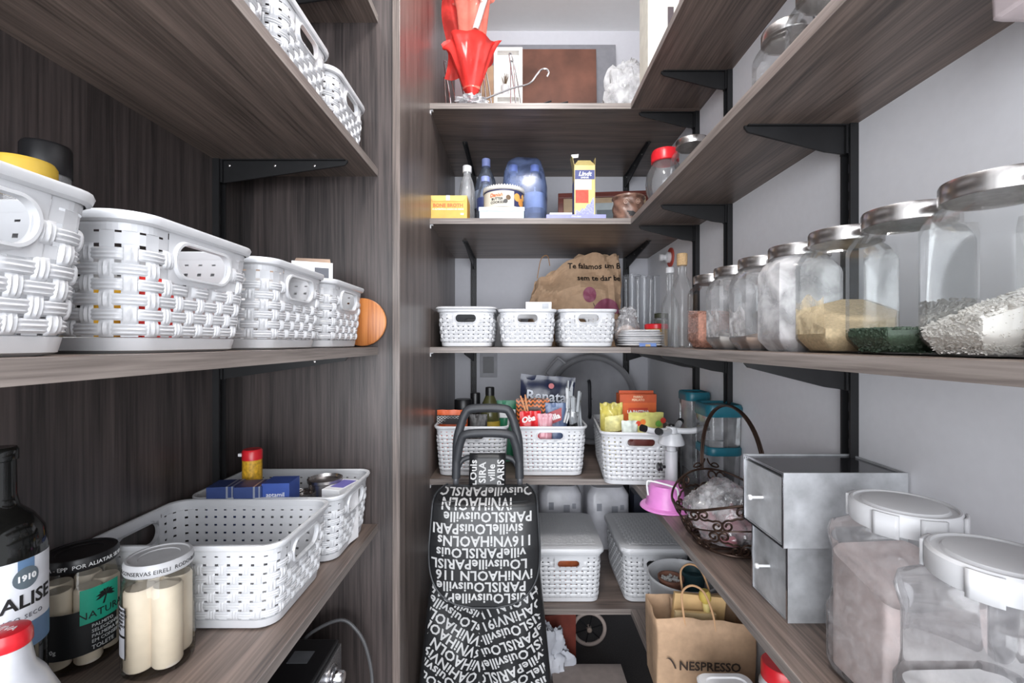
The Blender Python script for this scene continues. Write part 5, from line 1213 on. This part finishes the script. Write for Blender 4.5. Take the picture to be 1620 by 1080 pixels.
part('lettering', flat(text('rilla', 0.026, off=0.0008), (-0.008, -0.0225, h-0.045), (1, 0, 0.35), (-0.35, 0, 1)), INKW, t, recalc=False)
def peg(label, m, loc, rot, s=1.0):
    t = thing('clothes_peg', label, 'clothes peg', loc); t.rotation_euler = rot
    for sg in (-1, 1):
        part('prong', MB().add([(sg*0.002, -0.004, 0), (sg*0.0065, -0.004, 0), (sg*0.0075, -0.004, 0.03), (sg*0.010, -0.004, 0.07), (sg*0.006, -0.004, 0.07), (sg*0.0005, -0.004, 0.036), (sg*0.002, 0.004, 0), (sg*0.0065, 0.004, 0), (sg*0.0075, 0.004, 0.03), (sg*0.010, 0.004, 0.07), (sg*0.006, 0.004, 0.07), (sg*0.0005, 0.004, 0.036)],
             [(0,1,2,5),(2,3,4,5),(6,11,8,7),(8,11,10,9),(0,6,7,1),(1,7,8,2),(2,8,9,3),(3,9,10,4),(4,10,11,5),(5,11,6,0)]), m, t, smooth=0)
    part('spring', MB().tube([(0.0035*cos(k*0.9), -0.006+k*0.0006, 0.036+0.0035*sin(k*0.9)) for k in range(20)], 0.0008, 5), STEEL, t)
    return t
peg('wooden clothes peg clipped on the chevron packet', mat('peg_wood', (196, 134, 92), 0.7), (X(835, 1.52), 1.522, Z(657, 1.52)), (0, radians(-14), 0))
PEGG = mat('peg_grey', (150, 154, 158), 0.4)
pb = MB()
rnd = random.Random(11)
for k in range(12):
    px = 896+rnd.uniform(-4, 24); py = 600+rnd.uniform(0, 44)
    peg('grey plastic clothes peg bundled in the pasta basket', mat('peg_white', (196, 198, 200), 0.4) if k % 3 == 0 else PEGG, (X(px, 1.505), 1.49+0.009*(k % 5), Z(py+34, 1.505)), (0, radians(rnd.uniform(-12, 28)), rnd.uniform(0, 3)), 1)['group'] = 'grey pegs beside the pasta bag'
# basket with the orange box
t, h = pouch('snack_bag', 'yellow green crinkled packet left of the orange box', 'bag', 967, 1.50, 637, 0.075, 0.07, mat('packet_lime', (190, 178, 92), 0.3, var=0.3, scale=30), 12, amp=0.25)
part('pale_panel', MB().grid(lambda u, v: (-0.03+0.06*u, -0.046+0.004*sin(u*7), h-0.09+0.05*v+0.01*u), 6, 3), mat('packet_pale', (214, 206, 140), 0.4, var=0.25, scale=60), t, recalc=False)
yb = 1.54
t = carton('pasta_box', 'tall orange pasta box in a deep basket', 'box', (X(1006, yb), yb, fz), (0.122, 0.055, Z(622, yb)-fz), mat('orange_card', (206, 96, 44), 0.5))
hh = Z(622, yb)-fz
part('top_fold', MB().box(-0.061, 0.061, -0.0285, -0.0275, hh-0.028, hh).box(-0.058, 0.058, -0.004, 0.004, hh, hh+0.010), mat('orange_fold', (186, 80, 40), 0.5), t, smooth=0)
part('label_frame', MB().box(-0.032, 0.032, -0.0285, -0.0278, hh-0.072, hh-0.045), mat('label_rust', (190, 66, 40), 0.5), t, smooth=0)
part('lettering', flat(text('LA PASTINA', 0.0135, off=0.0005), (0, -0.0288, hh-0.0585), (1, 0, 0), (0, 0, 1)), INKW, t)
part('fine_lettering', flat(text('FARRO\nPERLATO', 0.010, off=0.0002), (0, -0.0290, hh-0.014), (1, 0, 0), (0, 0, 1)), mat('cream_ink', (232, 206, 170), 0.5), t)
t, h = pouch('snack_bag', 'pale lime packet with vegetable print behind the folding stand', 'bag', 1022, 1.44, 652, 0.115, 0.04, mat('packet_pale_lime', (206, 202, 120), 0.35, var=0.15), 14, rz=0.1, amp=0.15)
for k, (x, z, r, c) in enumerate(((-0.035, 0.03, 0.008, (206, 70, 44)), (-0.02, 0.026, 0.009, (220, 120, 50)), (0.03, 0.032, 0.010, (96, 150, 60)), (0.045, 0.022, 0.009, (190, 60, 46)))):
    part('vegetable_print', MB().lathe([(r, 0), (r, 0.0008)], 14).xf(lambda p: Vector((x+p.x, -0.026-p.z, h-z+p.y))), mat('veg_%d' % k, c, 0.5), t)
pouch('snack_bag', 'white packet with green swirl beside the pale lime packet', 'bag', 996, 1.41, 665, 0.05, 0.03, mat('packet_swirl', (206, 214, 206), 0.4, var=0.3, scale=40), 15)
pouch('snack_bag', 'dark brown packet showing through the handle slot', 'bag', 1015, 1.395, 694, 0.10, 0.03, mat('packet_brown', (86, 40, 36), 0.35), 16)
# ------------------------------------------------------------------ bottom corner shelf
zB = H+BZ[4]
for px, top, wd, l in ((885, 762, 0.17, 'plastic wrapped pack of paper rolls behind the lidded basket'), (958, 764, 0.17, 'plastic wrapped white pack near the dark yellow box')):
    Y = 1.92; h = Z(top, Y)-zB
    o = thing('paper_pack', l, 'pack', (X(px, Y), Y, zB), 0, 'wrapped packs at the back')
    part('pack', MB().loft([ring(wd/2-0.01, 0.065, 0.02, 0), ring(wd/2, 0.075, 0.03, 0.02), ring(wd/2, 0.075, 0.03, h-0.03), ring(wd/2-0.02, 0.06, 0.03, h)]), mat('wrapped_white', (196, 196, 202), 0.3, var=0.2, scale=14), o)
    for a_, b_, c_, d_ in ((-0.05, -0.03, 0.09, 0.06), (0.01, 0.035, 0.10, 0.07), (0.045, 0.06, 0.085, 0.065)):
        part('print_mark', MB().box(a_, b_, -0.0765, -0.0755, h-c_, h-d_), mat('print_mid', (150, 152, 160), 0.6), o, smooth=0)
t = carton('carton', 'dark navy and yellow box at the back of the lowest shelf', 'carton', (X(1019, 1.92), 1.93, zB), (0.10, 0.08, Z(778, 1.92)-zB), mat('navy_box', (44, 48, 62), 0.5))
part('yellow_panel', MB().box(-0.048, 0.048, -0.0405, -0.0401, 0.02, 0.30*(Z(778, 1.92)-zB)*2.0), mat('mustard_panel', (176, 146, 66), 0.5, var=0.3, scale=30), t, smooth=0)
tag(part('packet', pillow(0.12, 0.14, 0.04, 21), mat('packet_copper', (206, 112, 66), 0.3, var=0.3), loc=(0.168, 1.53, zB+0.008)), 'copper orange packet inside the lidded basket', 'packet')
# white planter bucket with two pots
bx2, by2 = 0.480, 1.315
t = thing('planter_bucket', 'white round bucket holding two small pots', 'bucket', (bx2, by2, zB))
part('bucket', MB().lathe([(0.072, 0), (0.078, 0.004), (0.094, 0.165), (0.099, 0.168), (0.099, 0.172), (0.095, 0.174), (0.090, 0.165), (0.074, 0.008)], 44), WHITE, t)
tag(part('white_block', MB().lathe([(0.06, 0), (0.066, 0.09)], 24), OFFW, loc=(bx2, by2, zB+0.010)), 'white liner inside the planter bucket', 'liner')
t = thing('plant_pot', 'small terracotta pot with white pebbles in the bucket', 'pot', (bx2-0.038, by2-0.012, zB+0.101))
part('pot', MB().lathe([(0.022, 0), (0.033, 0.064), (0.036, 0.065), (0.036, 0.072), (0.031, 0.072), (0.029, 0.06)], 28), mat('terracotta', (128, 88, 72), 0.7), t)
pbm = MB(); rnd = random.Random(2)
for k in range(46):
    a, r = rnd.uniform(0, 6.28), 0.026*sqrt(rnd.random()); pbm.sphere((r*cos(a), r*sin(a), 0.062+rnd.uniform(0, 0.005)), rnd.uniform(0.003, 0.005), 6, 4)
tag(part('pebbles', pbm, mat('pebble', (206, 204, 202), 0.6), t), kind='stuff')
t = thing('plant_pot', 'dark teal pot beside the terracotta pot in the bucket', 'pot', (bx2+0.036, by2+0.012, zB+0.101))
part('pot', MB().lathe([(0.024, 0), (0.034, 0.075), (0.031, 0.076), (0.028, 0.06)], 24), mat('pot_teal', (50, 78, 84), 0.5), t)
# kraft shopping bag
gx, gy = 0.452, 1.135
t = thing('paper_bag', 'open kraft paper shopping bag with black brand lettering', 'bag', (gx, gy, zB), radians(-3))
hb = Z(985, 1.08)-zB
def gring(a, b, z, wob, rc=0.004):
    out = []
    for x, y in rr(a, b, rc, 2):
        n_ = noise.noise(Vector((x*20, y*20, z*12)))
        out.append((x+wob*n_, y+wob*noise.noise(Vector((x*20+9, y*20, z*12))), z+(wob*1.5*n_ if z > 0.1 else 0)))
    return out
def dense(r, n=5):
    out = []
    for i in range(len(r)):
        a = Vector((r[i][0], r[i][1], 0)); b = Vector((r[(i+1) % len(r)][0], r[(i+1) % len(r)][1], 0)); m = n if (b-a).length > 0.02 else 1
        for k in range(m): out.append(a.lerp(b, k/m))
    return out
def bagring(a, b, z, wob):
    out = []
    for p in dense([(x, y) for x, y in rr(a, b, 0.004, 2)], 9):
        n_ = noise.noise(Vector((p.x*22, p.y*22, z*14))); n2 = noise.noise(Vector((p.x*22+9, p.y*22, z*14)))
        out.append((p.x+wob*n_, p.y+wob*n2*1.3, z+(wob*1.6*n_ if z > 0.12 else 0)))
    return out
rings = [bagring(0.112, 0.056, 0.0, 0), bagring(0.113, 0.057, 0.03, 0.002), bagring(0.114, 0.058, 0.07, 0.004), bagring(0.115, 0.058, 0.11, 0.005), bagring(0.116, 0.057, 0.15, 0.006), bagring(0.117, 0.057, hb+0.004, 0.007)]
part('bag_body', MB().loft(rings, True, False), KRAFT, t, smooth=50, solid=0.001)
part('lettering', flat(text('NESPRESSO', 0.0285, off=0.0006, space=0.98), (0.006, -0.066, 0.080), (1, 0, 0), (0, 0, 1)), mat('dark_brown_ink', (58, 46, 40), 0.6), t)
part('logo_stroke', flat(MB().grid(lambda u, v: (-0.118+0.025*u+0.004*v, 0.010+0.012*u*(1-u)*2-0.020*u*u+0.0028*v*(1-u), 0), 10, 1), (0.018, -0.0662, 0.084), (1, 0, 0), (0, 0, 1)), mat('dark_brown_ink', (58, 46, 40), 0.6), t)
for y_, l0 in ((-0.054, 0), (0.054, 1)):
    x0 = -0.045+l0*0.03
    part('cord_handle', MB().tube(smooth_path([(x0, y_, hb-0.02), (x0-0.008, y_, hb+0.03), (x0-0.006, y_+0.01, hb+0.066), (x0+0.018, y_+0.014, hb+0.080), (x0+0.045, y_+0.010, hb+0.066), (x0+0.062, y_, hb+0.02), (x0+0.068, y_, hb-0.02)], 5), 0.0026, 8), mat('cord_tan', (190, 150, 112), 0.8), t)
for k, (x, y, w2, h2, ry, m, l) in enumerate(((-0.01, 0.014, 0.13, 0.205, 6, mat('pale_kraft', (206, 172, 122), 0.7), 'pale folded paper sleeve inside the shopping bag'), (0.02, 0.034, 0.13, 0.19, -4, KRAFT, 'folded kraft sheet at the back of the shopping bag'), (-0.02, -0.012, 0.10, 0.175, 3, mat('cream_paper', (214, 190, 146), 0.7), 'cream paper sleeve at the front of the shopping bag'))):
    o = tag(part('paper_sleeve', MB().box(-w2/2, w2/2, -0.005, 0.005, 0, h2), m, loc=(gx+x, gy+y, zB+0.003), rot=(0, radians(ry), 0), smooth=0), l, 'paper')
t = thing('brush', 'small cream handled brush sticking out of the shopping bag', 'brush', (gx+0.030, gy-0.004, zB+0.10)); t.rotation_euler = (0, radians(-7), 0)
part('handle', MB().lathe([(0.006, 0), (0.008, 0.02), (0.006, 0.06), (0.009, 0.085), (0.008, 0.098)], 16), mat('brush_cream', (214, 196, 130), 0.5), t)
part('head', MB().lathe([(0.007, 0.096), (0.014, 0.106), (0.014, 0.120), (0.010, 0.128)], 16), mat('brush_yellow', (206, 180, 90), 0.6), t)
# tub and red capped jar in front of the bag
t = thing('plastic_tub', 'white plastic tub with a lid in front of the shopping bag', 'tub', (0.430, 0.905, zB)); t.scale = (1, 1, 0.90)
part('tub', MB().loft([ring(0.046, 0.046, 0.016, 0), ring(0.052, 0.052, 0.018, 0.152)], True, True), WHITE, t)
part('lid', MB().loft([ring(0.055, 0.055, 0.02, 0.150), ring(0.056, 0.056, 0.02, 0.159), ring(0.053, 0.053, 0.02, 0.163), ring(0.043, 0.043, 0.02, 0.163), ring(0.041, 0.041, 0.02, 0.160)]), LIDW, t)
part('lid_emboss', MB().lathe([(0.024, 0.160), (0.022, 0.1625), (0.012, 0.163), (0.010, 0.161)], 24), LIDW, t)
t = thing('milk_jar', 'white jar with a red screw lid beside the tub', 'jar', (0.532, 0.915, zB))
part('jar_body', MB().lathe([(0.036, 0), (0.040, 0.005), (0.040, 0.155), (0.033, 0.17), (0.033, 0.178)], 30), WHITE, t)
part('lid', MB().lathe([(0.0365, 0.168), (0.0365, 0.196), (0.034, 0.199)], 30), RED, t)
# ------------------------------------------------------------------ floor
t = thing('cart_wheel', 'pale rimmed cart wheel standing under the lowest shelf', 'wheel', (X(932, 1.80), 1.80, 0))
rw = 0.062
def vw(p): return Vector((p.x, -p.z, rw+0.008+p.y))
part('tyre', MB().tube([vw(Vector((rw*cos(2*pi*k/48), rw*sin(2*pi*k/48), 0))) for k in range(48)], 0.0075, 10, closed=True), mat('tyre_pale', (176, 160, 152), 0.6), t)
part('hub', MB().lathe([(0.010, -0.012), (0.010, 0.012), (0.006, 0.016)], 18).xf(vw), mat('hub_tan', (150, 134, 124), 0.5), t)
for k in range(6):
    a = k*pi/3+0.3; part('spoke', MB().tube([vw(Vector((0.008*cos(a), 0.008*sin(a), 0))), vw(Vector((rw*cos(a), rw*sin(a), 0)))], 0.003, 6), BLKP, t)
t = thing('box', 'rust red box under a white plastic bag on the floor', 'box', (X(880, 1.66), 1.70, 0), radians(12))
part('card_body', MB().box(-0.07, 0.06, -0.06, 0.06, 0, 0.22), mat('rust_box', (112, 48, 36), 0.6, var=0.15), t, smooth=0, bevel=0.001)
part('lettering', flat(text('BIO', 0.03, off=0.0006), (-0.01, -0.0605, 0.03), (1, 0, 0), (0, 0, 1)), INK, t)
tag(part('plastic_bag', crumple((0, 0, 0), (0.075, 0.045, 0.10), 0.5, 15, n=48, m=30), mat('white_bag', (196, 198, 206), 0.45, var=0.08), loc=(X(868, 1.52), 1.565, 0.045)), 'white plastic bag slumped against the rust red box', 'bag')
t = carton('box', 'flat grey card box on the floor', 'box', (0.238, 1.46, 0), (0.24, 0.20, 0.10), mat('grey_card', (132, 122, 118), 0.8))

# ------------------------------------------------------------------ shopping trolley
tx, ty = -0.083, 1.25
t = thing('shopping_trolley', 'black shopping trolley bag printed with white lettering', 'trolley', (tx, ty, 0))
FOAM = mat('handle_foam', (48, 50, 54), 0.5, var=0.1)
STG = mat('grey_tube', (150, 152, 158), 0.3, 0.7)
CLOTH = mat('black_cloth', (26, 27, 29), 0.42, var=0.15, scale=200)
PRINT = mat('cloth_print', (178, 178, 178), 0.6)
zh = H-0.189                                   # top of the handle
def arch(hw_, top, bot, r, yy=0.07, lean=0.0):
    return smooth_path([(-hw_, yy, bot), (-hw_*0.97, yy+lean*0.5, (top+bot)/2), (-hw_*0.88, yy+lean, top-0.06), (-hw_*0.72, yy+lean, top-0.018), (-hw_*0.48, yy+lean, top-0.002), (hw_*0.48, yy+lean, top-0.002), (hw_*0.72, yy+lean, top-0.018), (hw_*0.88, yy+lean, top-0.06), (hw_*0.97, yy+lean*0.5, (top+bot)/2), (hw_, yy, bot)], 5)
hd = part('push_handle', MB().tube(arch(0.092, zh, H-0.392, 0, 0.07), 0.0125, 14), FOAM, t)
part('grip_bar', MB().tube(smooth_path([(-0.090, 0.068, H-0.34), (-0.078, 0.062, H-0.285), (-0.055, 0.058, H-0.262), (0.055, 0.058, H-0.262), (0.078, 0.062, H-0.285), (0.090, 0.068, H-0.34)], 5), 0.0125, 14), FOAM, hd)
part('cross_bar', MB().tube(smooth_path([(-0.088, 0.072, H-0.365), (-0.06, 0.078, H-0.335), (0.06, 0.078, H-0.335), (0.088, 0.072, H-0.365)], 5), 0.008, 12), FOAM, hd)
for s in (-1, 1):
    part('upright_tube', MB().tube([(s*0.0925, 0.07, H-0.39), (s*0.098, 0.065, 0.13)], 0.0085, 12), STG, t)
def cloth_y(x, z):
    """front of the bag: gathered at the middle under the flap, folds running down"""
    d = H-z
    k = max(0, min(1, (d-0.60)/0.35))
    fold = 0.030*math.exp(-((x+0.02)/0.035)**2)*k + 0.012*sin(x*46+d*9)*k*0.8 + 0.010*noise.noise(Vector((x*14, d*9, 2)))
    return -0.055 - 0.03*min(1, max(0, (d-0.45)/0.5)) + fold
def halfw(z):
    d = H-z
    return 0.128+0.055*min(1, max(0, (d-0.42)/0.55))
def rim_f(x, hw_): return max(0.0, 1-min(1.0, abs(x)/hw_)**5.7)**0.175
def body(u, v):
    z = (H-0.415)+(0.13-(H-0.415))*v; hw_ = halfw(z)
    if u <= 0.6:                               # front, evenly spaced so that the folds come out
        q = u/0.6*2-1; x = hw_*sin(q*pi/2*0.999)*0.35+hw_*q*0.65; x = max(-hw_, min(hw_, x))
        return (x, cloth_y(x, z)*rim_f(x, hw_), z)
    q = 1-(u-0.6)/0.4*2; x = hw_*q
    return (x, 0.085*rim_f(x, hw_), z)
part('bag_body', MB().grid(body, 150, 70), CLOTH, t, smooth=70, recalc=False)
part('bag_floor', MB().loft([[body(k/48, 1.0) for k in range(48)]], False, True), CLOTH, t)
# flap hanging over the front
def flap_w(s):
    """half width at distance s (m) below the top edge"""
    L = 0.305
    if s < 0.05: return 0.112+0.026*sin(s/0.05*pi/2)
    if s < 0.16: return 0.138+0.006*(s-0.05)/0.11
    q = (s-0.16)/(L-0.16)
    return 0.144*(1-max(0, q)**3.2)**(1/2.4) if q < 1 else 0.0
def flap_p(x, s, off=0.0):
    """point on the flap: s runs from the back of the top, over the edge and down"""
    top = 0.055
    if s < top:
        f = s/top; y = 0.035-0.105*f; z = H-0.402-0.022*f*f
    else:
        y = -0.070-0.020*min(1, (s-top)/0.1)-0.012*(s-top); z = H-0.424-(s-top)
    edge = abs(x)/0.144
    y += 0.022*edge**4
    return Vector((x, y-off, z+(off if s < top else 0)))
def flap_grid(u, v):
    s = 0.304*v; return flap_p((2*u-1)*flap_w(s), s)
fl = part('flap', MB().grid(flap_grid, 40, 60), CLOTH, t, smooth=60, solid=0.003, recalc=False)
pts = [flap_p(sg*flap_w(0.304*k/40), 0.304*k/40, 0.002) for sg, ks in ((-1, range(0, 41)), (1, range(40, -1, -1))) for k in ks]
part('piping', MB().tube(pts, 0.0024, 6), mat('piping_grey', (48, 50, 53), 0.5), fl)
rows = ['LOuisvillePARISLOuis', 'iVNiHAOLN', 'PARISLOuisville', 'sivilleLOuisPARIS', '116VNiHAOLNs', 'villePARISLOuis', 'LOuisvillePARISLO', 'iVNiHAOLN 116', 'PARISLOuisvillePA', 'ouisLOuisvillePAR', 'NLOAHiNVi911']
def row_text(s, size):
    m = text(s, size, off=0.0008, ex=0.0, space=1.04)
    return m
rnd = random.Random(7)
let = MB()
def split_tris(m, maxlen=0.012):
    """cut long triangles so that print can follow folds"""
    bm = bmesh.new(); vs = [bm.verts.new(v) for v in m.v]
    for f in m.f:
        try: bm.faces.new([vs[i] for i in f])
        except ValueError: pass
    bmesh.ops.remove_doubles(bm, verts=bm.verts, dist=1e-6)
    for _ in range(2):
        es = [e for e in bm.edges if e.calc_length() > maxlen]
        if es: bmesh.ops.subdivide_edges(bm, edges=es, cuts=1)
    bmesh.ops.triangulate(bm, faces=bm.faces)
    bm.verts.index_update()
    o = MB(); o.v = [tuple(v.co) for v in bm.verts]; o.f = [tuple(v.index for v in f.verts) for f in bm.faces]
    bm.free(); return o
s = 0.022; k = 0
base_rows = {r: split_tris(row_text(r, 0.034)) for r in rows}
while s < 0.30:
    m = base_rows[rows[k % len(rows)]]; dx = rnd.uniform(-0.03, 0.03)
    ok = []; vv = [(-p[0]+dx, s+p[1]) for p in m.v]      # turned upside down
    for f in m.f:
        if all(0.002 < vv[i][1] < 0.300 and abs(vv[i][0]) < flap_w(vv[i][1])-0.004 for i in f): ok.append(f)
    let.add([flap_p(x, max(0.0, min(0.303, q)), 0.0024) for x, q in vv], ok)
    s += 0.0285; k += 1
part('flap_lettering', let, PRINT, fl, smooth=0, recalc=False)
# lettering on the bag, running with the folds
let = MB()
for side in (-1, 1):
    tilt = radians(-32 if side < 0 else 24)
    for k in range(18):
        m = base_rows[rows[(k*3+(side > 0)) % len(rows)]]
        cx = side*0.085; cz = H-0.60-k*0.034
        vv = []
        for p in m.v:
            x, y = -p[0], -p[1]
            X_ = cx+x*cos(tilt)-y*sin(tilt); Z_ = cz+x*sin(tilt)+y*cos(tilt); vv.append((X_, Z_))
        ok = []
        for f in m.f:
            if all((side*vv[i][0] > (-0.02*side-0.02)*side if False else (vv[i][0] < -0.012 if side < 0 else vv[i][0] > -0.011)) and abs(vv[i][0]) < halfw(vv[i][1])*0.93 and 0.14 < vv[i][1] < H-0.50 for i in f): ok.append(f)
        def by(x, z):
            return cloth_y(x, z)*rim_f(x, halfw(z))-0.0022
        let.add([(x, by(x, z), z) for x, z in vv], ok)
part('bag_lettering', let, PRINT, t, smooth=0, recalc=False)
# strap between the uprights
st = part('strap', MB().grid(lambda u, v: (-0.052+0.104*u, 0.064-0.028*v, H-0.318-0.105*v), 4, 6), CLOTH, t, solid=0.003, recalc=False)
sl = MB()
for k, r in enumerate(('PARIS', 'ville', 'SIRA', 'LOuis')):
    m = base_rows.get(r) or split_tris(row_text(r, 0.032)); cx = 0.039-k*0.026
    vv = [(cx-p[1]*0.85, 0.052-p[0]*0.85) for p in m.v]
    ok = [f for f in m.f if all(abs(vv[i][0]) < 0.05 and 0.003 < vv[i][1] < 0.102 for i in f)]
    sl.add([(x, 0.0615-0.028*(q/0.105), H-0.318-q) for x, q in vv], ok)
part('strap_lettering', sl, PRINT, st, smooth=0, recalc=False)
for s in (-1, 1):
    wh = part('wheel', MB().lathe([(0.02, -0.012), (0.068, -0.014), (0.074, -0.008), (0.074, 0.008), (0.068, 0.014), (0.02, 0.012)], 36).xf(lambda p: Vector((s*0.15+p.z, 0.115+p.x, 0.075+p.y))), BLKP, t)
    part('wheel_hub', MB().lathe([(0.02, -0.016), (0.02, 0.016)], 20).xf(lambda p: Vector((s*0.15+p.z, 0.115+p.x, 0.075+p.y))), STG, wh)
part('axle', MB().tube([(-0.15, 0.115, 0.075), (0.15, 0.115, 0.075)], 0.006, 10), STG, t)
for s in (-1, 1): part('front_leg', MB().tube([(s*0.098, 0.07, 0.13), (s*0.098, -0.05, 0.128), (s*0.098, -0.06, 0.115), (s*0.098, -0.06, 0.002)], 0.007, 10), STG, t)
